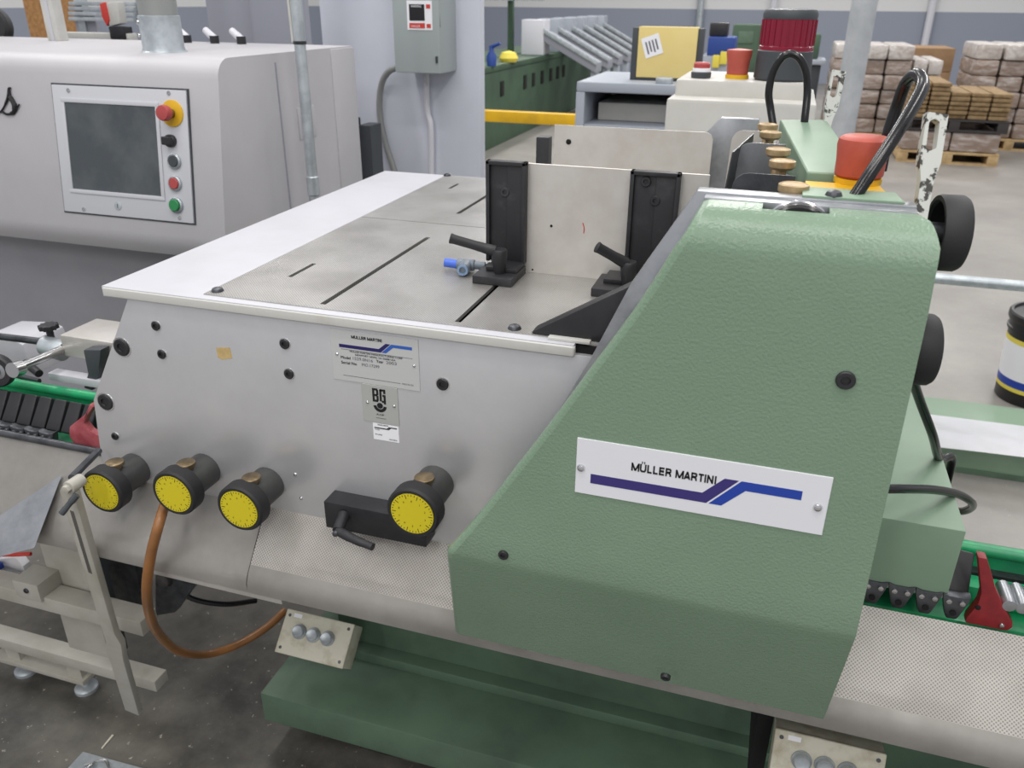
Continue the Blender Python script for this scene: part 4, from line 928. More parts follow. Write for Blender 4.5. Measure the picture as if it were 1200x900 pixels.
pbtn((-1.397, 1.698, 1.137), 'darkgrey', .0185, .0, 'galv'); pbtn((-1.399, 1.69, 1.085), 'red_button', .0185, .001, 'galv'); pbtn((-1.4, 1.683, 1.033), 'green_button', .0195, .004, 'galv')
c = fr2 @ Vector((*uv((-1.403, 1.705, 1.184)), 0))
g = G(); g.lathe(c, N8, [(.015, 0), (.015, .01), (.013, .012), (0, .012)], 20); sel = put('selector_base', g, 'black', cpn)
g = G(frame(c+N8*.012, EX, EV)); g.box((-.014, -.010, 0), (.014, .010, .010)); put('selector_knob', g, 'black', sel, bevel=.004, seg=3)
c = fr2 @ Vector((*uv((-1.395, 1.714, 1.247)), 0))
g = G(); g.lathe(c, N8, [(.031, 0), (.031, .003), (.029, .004), (0, .004)], 28); es = put('stop_disc', g, 'yellow_paint', cpn)
g = G(); g.lathe(c, N8, [(.011, .003), (.011, .022), (.013, .022)], 18, cap=False); put('stop_stem', g, 'bronze', es)
g = G(); g.lathe(c, N8, [(.0165, .020), (.0185, .024), (.0185, .034), (.0165, .039), (.008, .0405), (0, .0405)], 24); put('stop_button', g, 'red_button', es)
for u, v in ((.13, .96), (.88, .975), (.16, .03), (.90, .035)):
    g = G(); g.lathe(fr2 @ Vector((u*W, v*H, 0)), N8, [(.0055, -.001), (.0055, .0012), (.003, .0014), (.0025, .0004), (0, .0004)], 12); put('panel_screw', g, 'steel', cpn)
g = G(); g.lathe(fr2 @ Vector((*uv((-1.579, 1.68, 1.018)), 0)), N8, [(.011, -.001), (.011, .001), (.0095, .0015), (0, .0015)], 18); kl = put('key_lock', g, 'galv', cpn)
g = G(frame(fr2 @ Vector((*uv((-1.579, 1.68, 1.018)), .0015)), EX, EV)); g.box((-.001, -.005, 0), (.001, .005, .0005)); put('key_slot', g, 'darkgrey', kl)
# tail end of the cursive brand lettering
frs = frame(Vector((0, fy_(1.3)-.0005, 1.3)), EX, EV)
def uvs(p):
    q = Vector(p)-Vector((0, fy_(1.3), 1.3)); return (q.x, q.dot(Vector(EV)), .001)
g = G(frs); g.tube([uvs((-1.957, 1.71, 1.221)), uvs((-1.927, 1.712, 1.23)), uvs((-1.902, 1.716, 1.26)), uvs((-1.893, 1.72, 1.285)), uvs((-1.887, 1.72, 1.287))], [.002, .0022, .003, .003, .002], 8)
g.tube([uvs((-1.893, 1.72, 1.285)), uvs((-1.891, 1.717, 1.265)), uvs((-1.88, 1.714, 1.244)), uvs((-1.888, 1.712, 1.228)), uvs((-1.909, 1.711, 1.223)), uvs((-1.925, 1.712, 1.228))], [.003, .006, .0068, .005, .003, .003], 8)
g.tube([uvs((-1.888, 1.712, 1.23)), uvs((-1.876, 1.713, 1.236)), uvs((-1.865, 1.715, 1.249))], .0018, 8)
put('script_letter', g, 'ink', Cab)

# --- things on and around the cabinet
ZT = zt0+.047
c = (-1.547, 1.852, 1.372)
Dk = thing('exhaust_duct', 'round galvanised duct rising from the grey cabinet top', 'duct', (c[0], c[1]+.05, ZT))
g = G(); g.lathe((c[0], c[1]+.05, ZT), (0, 0, 1), [(.058, 0), (.053, .004), (.051, .012), (.051, .085), (.048, .087)], 32); cl = put('collar', g, 'galv', Dk)
g = G(); g.lathe((c[0], c[1]+.05, ZT+.07), (0, 0, 1), [(.0475, 0), (.0475, 1.2)], 32); put('pipe', g, 'conduit', Dk)
rivet(cl, (c[0]-.035, c[1]+.012, ZT+.07), .006, (-.7, -.7, 0), 'steel', 'screw'); rivet(cl, (c[0]-.038, c[1]+.014, ZT+.04), .006, (-.7, -.7, 0), 'steel', 'screw')
pb = (-2.228, 2.231, 1.372)
g = G(); g.box((pb[0]-.022, pb[1], ZT), (pb[0]+.022, pb[1]+.04, 2.6)); po = tag(put('cream_post', g, 'lip', None, bevel=.002), 'square cream post rising behind the grey cabinet at left', 'post')
g = G(); g.box((pb[0]-.006, pb[1]-.002, ZT), (pb[0]+.006, pb[1], 2.6)); put('groove_strip', g, 'white', po)
g = G(); wc = (-2.712, 2.458, 1.399); g.lathe(wc, (.3, -1, .15), [(.035, -.02), (.062, -.02), (.068, -.01), (.068, .02), (.06, .03), (.036, .03), (.033, .01), (0, .01)], 28); tag(put('cable_reel', g, 'rubber'), 'black round reel at top left corner behind the cabinet', 'reel')
# conduit strapped to the cabinet end
cx_, cyy = (-1.19, 1.974, 1.276)[:2]
Cd = thing('conduit_pipe', 'thin galvanised conduit pipe standing against the cabinet end', 'pipe', (cx_, cyy, 0))
g = G(); g.tube([(cx_, cyy, 0), (cx_, cyy, 2.5)], .0145, 16, smooth=False); put('pipe', g, 'galv', Cd)
zt_t = (-1.19, 1.957, 1.399)[2]
g = G(); g.lathe((cx_, cyy, zt_t), (0, 0, 1), [(.0155, -.004), (.0165, -.003), (.0165, .003), (.0155, .004)], 18); put('cable_tie', g, 'black', Cd)
g = G(); g.tube([(cx_-.02, cyy-.005, 2.5), (cx_-.018, cyy-.005, 1.6), (cx_-.016, cyy-.005, zt_t)], .004, 8); put('white_wire', g, 'lip', Cd)
zc_t = (-1.19, 1.988, 1.066)[2]
g = G(); g.lathe((cx_, cyy, zc_t), (0, 0, -1), [(.0145, 0), (.017, .003), (.017, .05), (.0145, .053)], 18); put('coupling', g, 'galv', Cd)
# dark post beyond the cabinet end
a = (-1.331, 2.5, 1.117); b = (-1.275, 2.5, 1.119)
g = G(); g.box((a[0]+.01, 2.5, 0), (b[0], 2.58, 1.126)); dp = tag(put('dark_post', g, 'darkgrey', None, bevel=.003), 'dark grey post standing between grey cabinet and pale partition', 'post')
g = G(); g.box((a[0]-.03, 2.49, 1.083), (a[0]+.012, 2.52, 1.149)); put('hinge', g, 'black', dp, bevel=.002)

# --- switch box on the partition
s0 = (-1.224, 2.6, 1.284); s1 = (-1.054, 2.6, 1.64)
Sw = thing('switch_box', 'grey steel disconnect switch box mounted on pale partition', 'switch box', (s0[0], 2.75, s0[2]))
g = G(); g.box((s0[0], 2.6, s0[2]), (-1.065, PY, 1.85)); put('housing', g, 'switchbox', Sw, bevel=.006)
g = G(); l0_ = (-1.172, 2.599, 1.413); l1_ = (-1.087, 2.599, 1.497); g.box((l0_[0], 2.598, l0_[2]), (l1_[0], 2.6, l1_[2])); lb = put('warning_label', g, 'paper', Sw)
g = G(); a = (-1.164, 2.598, 1.44); b = (-1.112, 2.598, 1.487); g.box((a[0], 2.597, a[2]), (b[0], 2.598, b[2])); put('black_panel', g, 'ink', lb)
g = G(); a = (-1.165, 2.598, 1.418); b = (-1.112, 2.598, 1.433); g.box((a[0], 2.597, a[2]), (b[0], 2.598, b[2])); put('red_panel', g, 'redink', lb)
g = G(); a = (-1.106, 2.598, 1.419); b = (-1.092, 2.598, 1.487); g.box((a[0], 2.597, b[2]-.012), (b[0], 2.598, b[2])); g.box((a[0], 2.597, a[2]), (b[0], 2.598, a[2]+.012)); put('red_panel', g, 'redink', lb)
fr = frame((-1.162, 2.597, 1.478), EX, EZ); text('lettering', 'WARNING', fr, .004, 0, .007, 'paper', lb, width=.036)
fr = frame((-1.164, 2.597, 1.421), EX, EZ); text('lettering', 'DANGER', fr, .006, 0, .006, 'paper', lb, width=.03)
g = G(); hx = (-1.068, 2.62, 1.451); g.tube([(s0[0]+.142, 2.62, hx[2]+.10), (s0[0]+.150, 2.61, hx[2]+.03), (s0[0]+.152, 2.61, hx[2]-.03)], .008, 8); put('handle', g, 'darkgrey', Sw)
g = G(); a = (-1.075, 2.598, 1.327); g.box((a[0]-.003, 2.594, a[2]-.01), (a[0]+.003, 2.6, a[2]+.01)); put('latch', g, 'steel_dark', Sw)
g = G(); g.tube([(-1.251, 2.68, 1.294), (-1.296, 2.7, 1.277), (-1.335, 2.72, 1.231), (-1.352, 2.73, 1.144), (-1.341, 2.735, 1.042), (-1.31, 2.735, 0.9392), (-1.29, 2.735, 0.8171)], .011, 12, 6); tag(put('flexible_conduit', g, 'conduit'), 'curved grey flexible conduit left below the switch box', 'conduit')
g = G(); g.tube([(-1.168, 2.73, 1.274), (-1.17, 2.73, 1.152), (-1.159, 2.73, 1.096), (-1.165, 2.735, 0.9033)], .010, 12, 6); tag(put('white_conduit', g, 'white_pvc'), 'straight white conduit below the switch box', 'conduit')

# --- behind the cabinet: grey sheet panels, fittings, board, tools
for i, (x0, x1, y, m, lbl) in enumerate((((-2.358, 2.902, 1.369), (-2.109, 2.981, 1.371), 3.2, 'greypanel', 'wide grey sheet panel behind the round duct'), ((-2.007, 3.013, 1.372), (-1.778, 3.086, 1.374), 3.0, 'greypanel', 'narrow grey sheet panel left of the pale partition'))):
    a, b = x0, x1
    g = G(); g.box((a[0], y, 0), (b[0], y+.04, 2.4)); o = tag(put('steel_screen', g, m, None, bevel=.004), lbl, 'panel')
    g = G(); g.box((b[0]-.03, y-.015, 0), (b[0], y, 2.4)); put('edge_channel', g, 'bluegrey' if i else 'greypanel', o, bevel=.003)
g = G(); a = (-2.314, 3.282, 1.409); b = (-2.213, 3.314, 1.41); g.box((a[0], 3.4, 0), (b[0], 3.45, 1.6)); mo = tag(put('dark_machine_post', g, 'darkgrey', None, bevel=.01), 'dark column with yellow fittings in the gap between grey panels', 'machine post')
for q, r in (((-2.377, 3.414, 1.482), .045), ((-2.344, 3.396, 1.424), .05)):
    g = G(); g.lathe((q[0], 3.40, q[2]), (0, -1, 0), [(r, 0), (r, .05), (r*.7, .07), (0, .07)], 18); put('yellow_fitting', g, 'yellow_tag', mo)
for i, (px, lbl) in enumerate((((-1.823, 2.36, 1.368), 'white pipe fitting on cabinet edge, nearest the duct'), ((-1.722, 2.36, 1.365), 'white pipe fitting on cabinet edge, middle of three'), ((-1.626, 2.36, 1.365), 'white pipe fitting on cabinet edge, nearest the partition'))):
    q = Vector((px[0], 2.34, ZT))
    t = thing('pipe_fitting', lbl, 'fitting', q, 'white fittings along the cabinet top')
    g = G(); g.cyl(q+Vector((-.03, .02, .035)), q+Vector((.022, -.01, .012)), .011, .012, 12); put('spout', g, 'white_pvc', t)
    g = G(); g.cyl(q+Vector((.018, -.008, 0)), q+Vector((.018, -.008, .022)), .014, n=12); put('base', g, 'black', t)
q = (-4.309, 4.2, 1.364)
g = G(); a = (-4.465, 3.905, 1.455); b = (-4.085, 4.025, 1.458); g.box((a[0], 4.3, 0), (b[0], 4.33, 1.52)); tag(put('particle_board', g, 'osb'), 'brown particle board sheet at top left behind the cabinet', 'board')
g = G(); a = (-2.733, 2.554, 1.373); g.box((a[0], 2.75, 1.345), (-2.389, 2.80, 1.375)); rl = tag(put('cream_rail', g, 'lip', None, bevel=.004), 'long cream rail behind the cabinet top', 'rail')
g = G(); g.box((a[0], 2.7, 1.26), (-2.389, 2.82, 1.343)); put('dark_bar', g, 'black', rl)
for xx in (a[0]+.1, -2.389-.1):
    g = G(); g.box((xx, 2.73, 0), (xx+.05, 2.79, 1.27)); put('post', g, 'lip', rl)
Tl = thing('red_white_tool', 'red and white handheld tool standing on the rail behind cabinet', 'tool', (-2.467, 2.75, 1.372))
q = Vector((-2.435, 2.74, 1.402))
g = G(); g.prism([(-2.467, 2.74, 1.48), (-2.404, 2.74, 1.484), (-2.407, 2.74, 1.409), (-2.46, 2.74, 1.399)], (0, .04, 0)); put('body', g, 'lip', Tl, bevel=.006)
g = G(); g.prism([(-2.482, 2.735, 1.477), (-2.454, 2.735, 1.483), (-2.45, 2.735, 1.42), (-2.467, 2.735, 1.399), (-2.482, 2.735, 1.431)], (0, .045, 0)); put('trigger_guard', g, 'redink', Tl, bevel=.005)
g = G(); g.box((-2.465, 2.74, 1.354), (-2.398, 2.79, 1.399)); put('black_base', g, 'black', Tl, bevel=.005)
# rack of grey rails
Rk = thing('rail_rack', 'rack of thin grey steel rails behind the cabinet at top left', 'rack', (-3.056, 3.3, 1.345))
for a, a2_ in (((-3.167, 3.3, 1.471), (-2.809, 3.3, 1.474)), ((-3.173, 3.3, 1.45), (-2.814, 3.3, 1.454)), ((-3.179, 3.3, 1.429), (-2.819, 3.3, 1.433)), ((-3.185, 3.3, 1.407), (-2.824, 3.3, 1.412))):
    g = G(); g.box((a[0], 3.3, a[2]-.008), (a2_[0], 3.33, a[2]+.008)); put('rail', g, 'galv', Rk, bevel=.002)
g = G(); a = (-3.188, 3.32, 1.323); g.box((a[0], 3.34, a[2]-.3), (-3.07, 3.36, 1.421)); put('clear_panel', g, 'greypanel', Rk)
for xx in (-3.163, -2.823):
    g = G(); g.box((xx, 3.33, 0), (xx+.04, 3.37, 1.6)); put('post', g, 'galv', Rk)

# ================================================================== MID BACKGROUND: NEXT FEEDER, SHELF, BOARD, BEACON
Nf = thing('rear_feeder_housing', 'cream grey stepped housing of the next feeder behind the brass knobs', 'machine housing', (.1, 2.5, 0))
a = (-0.2852, 2.2, 1.252); b = (0.0778, 2.2, 1.268); zt_ = (-0.2875, 2.2, 1.279)[2]
g = G(); g.box((a[0], 2.2, 0), (b[0], 2.62, zt_)); put('lower_housing', g, 'housing', Nf, bevel=.01)
a2 = (-0.2755, 2.28, 1.293); b2 = (0.0532, 2.28, 1.305); zt2 = (-0.2581, 2.28, 1.319)[2]
g = G(); g.box((a2[0], 2.28, zt_-.02), (b2[0], 2.6, zt2)); put('upper_housing', g, 'housing', Nf, bevel=.008)
q = (-0.1272, 2.36, 1.315)
g = G(); g.lathe((q[0], 2.36, zt2), (0, 0, 1), [(.030, -.001), (.030, .010), (.025, .011)], 24); put('stop_collar', g, 'yellow_paint', Nf)
g = G(); g.lathe((q[0], 2.36, zt2+.010), (0, 0, 1), [(.027, 0), (.029, .03), (.033, .052), (.032, .06), (.012, .063), (0, .063)], 26); put('stop_button', g, 'red_cap', Nf)
# red beacon
q = (-0.0146, 2.36, 1.312)
Bc = thing('warning_beacon', 'large dark red warning beacon with black base and cap', 'beacon', (q[0], 2.36, zt2))
g = G(); g.lathe((q[0], 2.36, zt2), (0, 0, 1), [(.066, 0), (.071, .006), (.069, .070), (.066, .073)], 32); put('base', g, 'darkgrey', Bc)
g = G(); g.lathe((q[0]+.001, 2.36, zt2+.071), (0, 0, 1), [(.067, 0), (.067, .010), (.065, .012), (.065, .074)], 32); ln = put('lens', g, 'red_lens', Bc, label='dark red ribbed lens')
g = G()
for k in range(24):
    a_ = 2*math.pi*k/24; g.box((q[0]+.001+.066*math.cos(a_)-.0015, 2.36+.066*math.sin(a_)-.0015, zt2+.085), (q[0]+.001+.066*math.cos(a_)+.0015, 2.36+.066*math.sin(a_)+.0015, zt2+.144))
put('lens_ribs', g, 'red_lens', ln)
g = G(); g.lathe((q[0]+.001, 2.36, zt2+.145), (0, 0, 1), [(.066, 0), (.067, .012), (.062, .021), (.04, .024), (0, .024)], 32); put('cap', g, 'darkgrey', Bc)
# small red-white-black object
q = (-0.2181, 2.34, 1.315)
Jr = thing('small_tin', 'small red, white and black tin beside the yellow board', 'tin', (q[0], 2.34, zt2))
g = G(); g.lathe((q[0], 2.34, zt2), (0, 0, 1), [(.024, 0), (.026, .004), (.026, .014), (.024, .016)], 24); put('base', g, 'darkgrey', Jr)
g = G(); g.lathe((q[0], 2.34, zt2+.015), (0, 0, 1), [(.023, 0), (.023, .010)], 24); put('white_band', g, 'paper', Jr)
g = G(); g.lathe((q[0], 2.34, zt2+.025), (0, 0, 1), [(.021, 0), (.021, .010), (.018, .014), (0, .015)], 24); put('red_lid', g, 'red_button', Jr)
# blue-grey open shelf
SYd = 3.3
a = (-0.7813, 3.3, 1.171); b = (-0.3687, 3.3, 1.186); zt3 = (-0.7323, 3.3, 1.217)[2]; zm = (-0.7304, 3.3, 1.179)[2]; zl = (-0.7244, 3.3, 1.058)[2]
Sf = thing('steel_shelf', 'blue grey open steel shelf under the yellow board', 'shelf', (a[0], 3.3, 0))
xr_ = (-0.3212, 3.3, 1.188)[0]
g = G(); g.box((a[0], 3.3, zm), (xr_, 3.85, zt3)); put('top', g, 'bluegrey', Sf, bevel=.008)
g = G(); g.box((a[0], 3.3, 0), (a[0]+.035, 3.85, zm)); put('side_panel', g, 'bluegrey', Sf, bevel=.003)
g = G(); g.box((xr_-.035, 3.3, 0), (xr_, 3.85, zm)); put('side_panel', g, 'bluegrey', Sf, bevel=.003)
g = G(); g.box((a[0]+.035, 3.31, zl-.04), (xr_-.035, 3.84, zl)); put('shelf_board', g, 'bluegrey', Sf, bevel=.003)
g = G(); g.box((a[0]+.035, 3.83, 0), (xr_-.035, 3.85, zm)); put('back_panel', g, 'housing', Sf)
g = G(); g.box((a[0]+.06, 3.45, zl+.001), (xr_-.06, 3.8, zl+.07)); tag(put('paper_stack', g, 'housing', None, bevel=.004), 'low pale paper stack inside the blue grey shelf', 'paper stack')
# yellow board on the shelf
c0 = (-0.5998, 3.45, 1.228); c1 = (-0.3258, 3.45, 1.42)
Yb = thing('yellow_board', 'pale yellow board with dark frame and white sticker on the shelf', 'board', (c0[0], 3.45, zt3))
hB = c1[2]-c0[2]
g = G(); g.box((c0[0], 3.45, zt3), (c0[0]+.025, 3.51, zt3+hB)); put('frame_side', g, 'darkgrey', Yb, bevel=.003)
g = G(); g.box((c1[0]-.022, 3.45, zt3), (c1[0], 3.51, zt3+hB)); put('frame_side', g, 'darkgrey', Yb, bevel=.003)
g = G(); g.box((c0[0]+.025, 3.45, zt3), (c1[0]-.022, 3.51, zt3+.012)); put('frame_bottom', g, 'darkgrey', Yb, bevel=.002)
g = G(); g.box((c0[0]+.025, 3.445, zt3+.012), (c1[0]-.022, 3.505, zt3+hB+.004)); bo = put('board_panel', g, 'board', Yb, bevel=.002)
fr = frame((c0[0]+.06, 3.444, zt3+hB*.42), (1, 0, .35), (-.35, 0, 1))
g = G(fr); g.box((0, 0, 0), (.07, .075, .0008)); stk = put('white_sticker', g, 'paper', bo)
for k in range(4):
    g = G(fr); g.box((.012+.013*k, .012+.006*(k % 2), .0008), (.018+.013*k, .058, .0013)); put('print_bar', g, 'grey_ink', stk)
g = G(); q = (-0.4473, 3.33, 1.23); g.box((q[0]-.03, 3.32, zt3), (q[0]+.03, 3.38, zt3+.022)); tag(put('grey_eraser_block', g, 'galv', None, bevel=.004), 'small grey block on shelf in front of the yellow board', 'block')

# ================================================================== FAR BACKGROUND
# yellow floor rail
a = (-2.345, 6.5, 0.6513); b = (-1.361, 6.5, 0.664)
Yr = thing('yellow_barrier', 'yellow horizontal safety rail in front of the long green machine', 'barrier', (a[0], 6.5, 0))
g = G(); g.box((a[0]-.6, 6.5, a[2]-.04), (b[0], 6.58, a[2]+.045)); put('rail', g, 'yellow_paint', Yr, bevel=.004)
for x in (a[0]-.5, b[0]-.08):
    g = G(); g.box((x, 6.51, 0), (x+.07, 6.57, a[2]-.04)); put('post', g, 'yellow_paint', Yr, bevel=.004)
# long green line of feeders
gm = (-3.256, 9.191, 0); 
Gm = thing('green_gathering_line', 'long dark green gathering machine receding behind the yellow rail', 'machine', (gm[0]-.5, gm[1]+2, 0))
gx = (-3.044, 9.982, 0)[0]
gx = -3.05
ztm = (-3.05, 9.629, 0.8277)[2]
g = G(); g.box((gx-1.0, 7.6, 0), (gx, 16.5, .80)); put('body', g, 'green_far', Gm, bevel=.01)
g = G(); g.box((gx-1.02, 7.6, .80), (gx+.015, 16.5, .86)); put('top_edge', g, 'green_far', Gm, bevel=.01)
for q in ((-3.05, 9.253, 0.6356), (-3.05, 10.15, 0.6111), (-3.05, 10.52, 0.6025), (-3.05, 10.92, 0.5827), (-3.05, 11.35, 0.5724), (-3.05, 11.71, 0.557), (-3.05, 12.05, 0.5441)):
    g = G(); g.box((gx-.005, q[1]-.06, .52), (gx+.012, q[1]+.06, .68)); put('slot_window', g, 'void', Gm, bevel=.006)
for yy in (7.9, 9.4, 11.0):
    g = G(); g.box((gx-.5, yy, .86), (gx-.43, yy+.07, 2.6)); put('frame_post', g, 'green_far', Gm, bevel=.004)
g = G(); g.box((gx-.5, 7.9, 1.5), (gx-.43, 12.5, 1.56)); put('frame_beam', g, 'galv', Gm, bevel=.004)
q = (-3.031, 9.6, 0.8848); g = G(); g.lathe((q[0]-.05, 9.6, .861), (0, 0, 1), [(.09, 0), (.11, .04), (.08, .10), (0, .12)], 16); tag(put('yellow_bag', g, 'yellow_tag'), 'small yellow lump on top of the long green machine', 'bag')
g = G(); q = Vector((-3.05, 8.9, .861)); g.lathe(q, (0, 0, 1), [(.05, 0), (.055, .10), (.025, .15), (.025, .2), (0, .2)], 14); g.lathe(q+Vector((0, 0, .19)), (.6, -.2, .2), [(.02, 0), (.015, .12), (0, .13)], 8); tag(put('spray_bottle', g, 'bluebox'), 'blue spray bottle on the green machine at partition edge', 'bottle')
# slanted feeder pockets standing on the green line
for i in range(6):
    y = 11.0+i*.75
    t = thing('feeder_pocket', ('grey feeder pocket with big front panel, nearest of the slanted row', 'grey slanted feeder pocket, second in the far row', 'grey slanted feeder pocket, third in the far row', 'grey slanted feeder pocket, fourth in the far row', 'grey slanted feeder pocket, fifth in the far row', 'grey slanted feeder pocket, farthest of the row')[i], 'feeder', (-3.3, y, .86), 'slanted feeder pockets of the far line')
    x0 = -3.36
    g = G(); g.box((x0, y, .861), (x0+.30, y+.3, 1.28)); put('head_box', g, 'white_pvc' if i == 0 else 'bluegrey', t, bevel=.01)
    g = G(); g.prism([(x0+.30, y+.02, 1.02), (x0+1.0, y+.02, .66), (x0+1.0, y+.02, .78), (x0+.30, y+.02, 1.14)], (0, .36, 0)); put('chute', g, 'greypanel', t, bevel=.01)
    g = G(); g.prism([(x0+.30, y-.01, 1.12), (x0+1.02, y-.01, .75), (x0+1.02, y-.01, .81), (x0+.30, y-.01, 1.18)], (0, .04, 0)); put('chute_rim', g, 'galv', t, bevel=.004)
    g = G(); g.box((x0+.92, y+.08, 0), (x0+.99, y+.28, .69)); put('leg', g, 'bluegrey', t, bevel=.004)
# things by the back wall
a = (-0.8038, 9, 1.017); b = (-0.541, 9, 1.188)
Bb = thing('blue_tool_chest', 'blue tool chest on a bench right of the yellow board', 'tool chest', (a[0], 9, 0))
g = G(); g.box((a[0], 9, a[2]), (b[0], 9.4, b[2])); put('chest', g, 'bluebox', Bb, bevel=.01)
g = G(); g.box((a[0]-.05, 9, a[2]-.35), (b[0]+.05, 9.5, a[2])); put('drawer_block', g, 'bluegrey', Bb, bevel=.01)
g = G(); g.box((a[0], 9.05, 0), (b[0], 9.45, a[2]-.35)); put('stand', g, 'darkgrey', Bb, bevel=.01)
g = G(); q = (-0.7203, 9.1, 1.244); g.box((q[0]-.09, 9.1, b[2]), (q[0]+.09, 9.3, b[2]+.13)); put('black_lid', g, 'black', Bb, bevel=.02)
for q in ((-0.7039, 8.98, 0.965), (-0.6327, 8.98, 0.9987)):
    g = G(); g.box((q[0]-.035, 8.97, q[2]-.06), (q[0]+.035, 8.995, q[2]+.06)); put('yellow_glove', g, 'yellow_tag', Bb, bevel=.01)
a = (-0.7671, 12, 0.9163); b = (-0.4176, 12, 1.242)
Gc = thing('green_far_machine', 'small dark green machine by the back wall left of beacon', 'machine', (a[0], 12, 0))
g = G(); g.box((a[0], 12, .3), (b[0], 12.5, b[2])); put('body', g, 'green_far', Gc, bevel=.02)
g = G(); g.box((a[0]+.05, 12.05, 0), (b[0]-.05, 12.45, .3)); put('base', g, 'darkgrey', Gc)
g = G(); g.box((a[0]+.08, 11.99, a[2]+.1), (b[0]-.08, 12.0, b[2]-.08)); put('front_plate', g, 'green_base', Gc, bevel=.004)
a = (0.2744, 12, 0.5787); b = (0.3934, 12, 1.145)
Gd = thing('green_bench_machine', 'dark green bench machine by the back wall right of beacon', 'machine', (a[0], 12, 0))
g = G(); g.box((a[0]-.15, 12, .2), (b[0], 12.5, .78)); put('bench', g, 'darkgrey', Gd, bevel=.02)
g = G(); g.box((a[0]-.15, 11.95, .78), (b[0]+.05, 12.55, .84)); put('bench_top', g, 'bluegrey', Gd, bevel=.01)
g = G(); g.box((a[0]-.05, 12.05, .84), (b[0]-.05, 12.4, b[2])); put('head', g, 'green_far', Gd, bevel=.03)
g = G(); g.box((a[0]-.13, 12.02, 0), (b[0]-.02, 12.48, .2)); put('plinth', g, 'black', Gd)
# steel column
q = (0.5521, 8.4, 0.9752)
g = G(); g.lathe((q[0], 8.4, 0), (0, 0, 1), [(.17, 0), (.17, .02), (.108, .022), (.108, 5.0)], 28); tag(put('building_column', g, 'column'), 'round pale grey building column beside the wrapped pallets', 'column')
for i, (q, y, lbl) in enumerate((((2.464, 18.9, 1.278), 18.9, 'white pipe running down the back wall behind the brown cartons'), ((-0.4599, 18.9, 1.24), 18.9, 'white pipe running down the back wall above the beacon'), ((-1.906, 18.9, 1.221), 18.9, 'grey pipe running down the back wall above the yellow board'))):
    g = G(); g.tube([(q[0], y, 0), (q[0], y, 5)], .07, 10, smooth=False); po = tag(put('wall_pipe', g, 'white_pvc' if i < 2 else 'galv'), lbl, 'pipe', 'pipes on the back wall')
    for zz in (.6, 1.9): 
        g = G(); g.box((q[0]-.1, y-.08, zz), (q[0]+.1, y+.1, zz+.05)); put('pipe_clip', g, 'galv', po)

# --- pallets
def pallet(x0, x1, y, label_unused, parent, m='wood', dpt=1.0, z=0.0):
    for k in range(3):
        xx = x0+(x1-x0-.1)*k/2; g = G(); g.box((xx, y, z+.02), (xx+.1, y+dpt, z+.10)); put('pallet_block', g, m, parent, bevel=.004)
    for k in range(6):
        yy = y+(dpt-.1)*k/5; g = G(); g.box((x0, yy, z+.10), (x1, yy+.1, z+.122)); put('deck_board', g, m, parent, bevel=.002)
    for yy in (y, y+dpt-.1):
        g = G(); g.box((x0, yy, z), (x1, yy+.1, z+.02)); put('bottom_board', g, m, parent)
def load(name, label, px0, px1, pytop, y, m, rows, cols, z0, group='wrapped pallet loads', pal='wood', jit=.06, capm=None):
    """pallet load: rows x cols of cartons, each a part"""
    x0 = COORD[(px0, y)]; x1 = COORD[(px1, y)]; zt = COORD[(pytop, y, 'z')]
    t = thing(name, label, 'pallet load', ((x0+x1)/2, y+.5, 0), group)
    pallet(x0, x1, y, '', t, pal, z=z0)
    zb = z0+.124
    h = (zt-zb)/rows; w_ = (x1-x0)/cols
    for r_i in range(rows):
        for c_i in range(cols):
            j = random.uniform(-jit, jit); k = random.uniform(0, jit)
            g = G(); g.box((x0+c_i*w_+.004+max(j, 0)*.2, y+k, zb+r_i*h+.002), (x0+(c_i+1)*w_-.004+min(j, 0)*.2, y+.95, zb+(r_i+1)*h-.002)); put('carton', g, 'wrap_lit_top' if m == 'wrap' and r_i == rows-1 and rows > 2 else m, t, bevel=min(.03, h*.2))
    return t, x0, x1, zt
COORD = {}
for (px, y), v in {(968, 10.75): 0.4721, (1062, 10.75): 1.336, (1098, 10.75): 1.655, (1000, 9.6): 0.7784, (1052, 9.6): 1.211, (1172, 9.6): 2.161, (1132, 10.8): 1.959, (1260, 10.8): 3.03, (1062, 12.6): 1.461, (1118, 12.6): 2.031}.items(): COORD[(px, y)] = v
COORD[(52, 10.75, 'z')] = 1.085; COORD[(70, 10.75, 'z')] = 0.9381
COORD[(150, 9.6, 'z')] = 0.3219; COORD[(95, 9.6, 'z')] = 0.7933
COORD[(52, 10.8, 'z')] = 1.113; COORD[(56, 12.6, 'z')] = 0.9882
load('pallet_load', 'tall shrink-wrapped carton stack right behind the round column', 968, 1062, 52, 10.75, 'wrap', 6, 3, 0)
load('pallet_load', 'lower shrink-wrapped stack behind the loose brown boards', 1062, 1098, 70, 10.75, 'wrap', 5, 2, 0)
load('pallet_load', 'tall shrink-wrapped carton stack at the right edge of photo', 1132, 1260, 52, 10.8, 'wrap', 6, 4, 0)
t, x0, x1, zt = load('pallet_load', 'brown board bundles on dark pallet over a wrapped load, nearest pallet', 1052, 1172, 150, 9.6, 'wrap', 1, 2, 0)
pallet(x0-.02, x1+.02, 9.6, '', t, 'darkwood', z=zt+.002)
zz = zt+.126; zt2_ = COORD[(95, 9.6, 'z')]
nr = 8; hh = (zt2_-zz)/nr
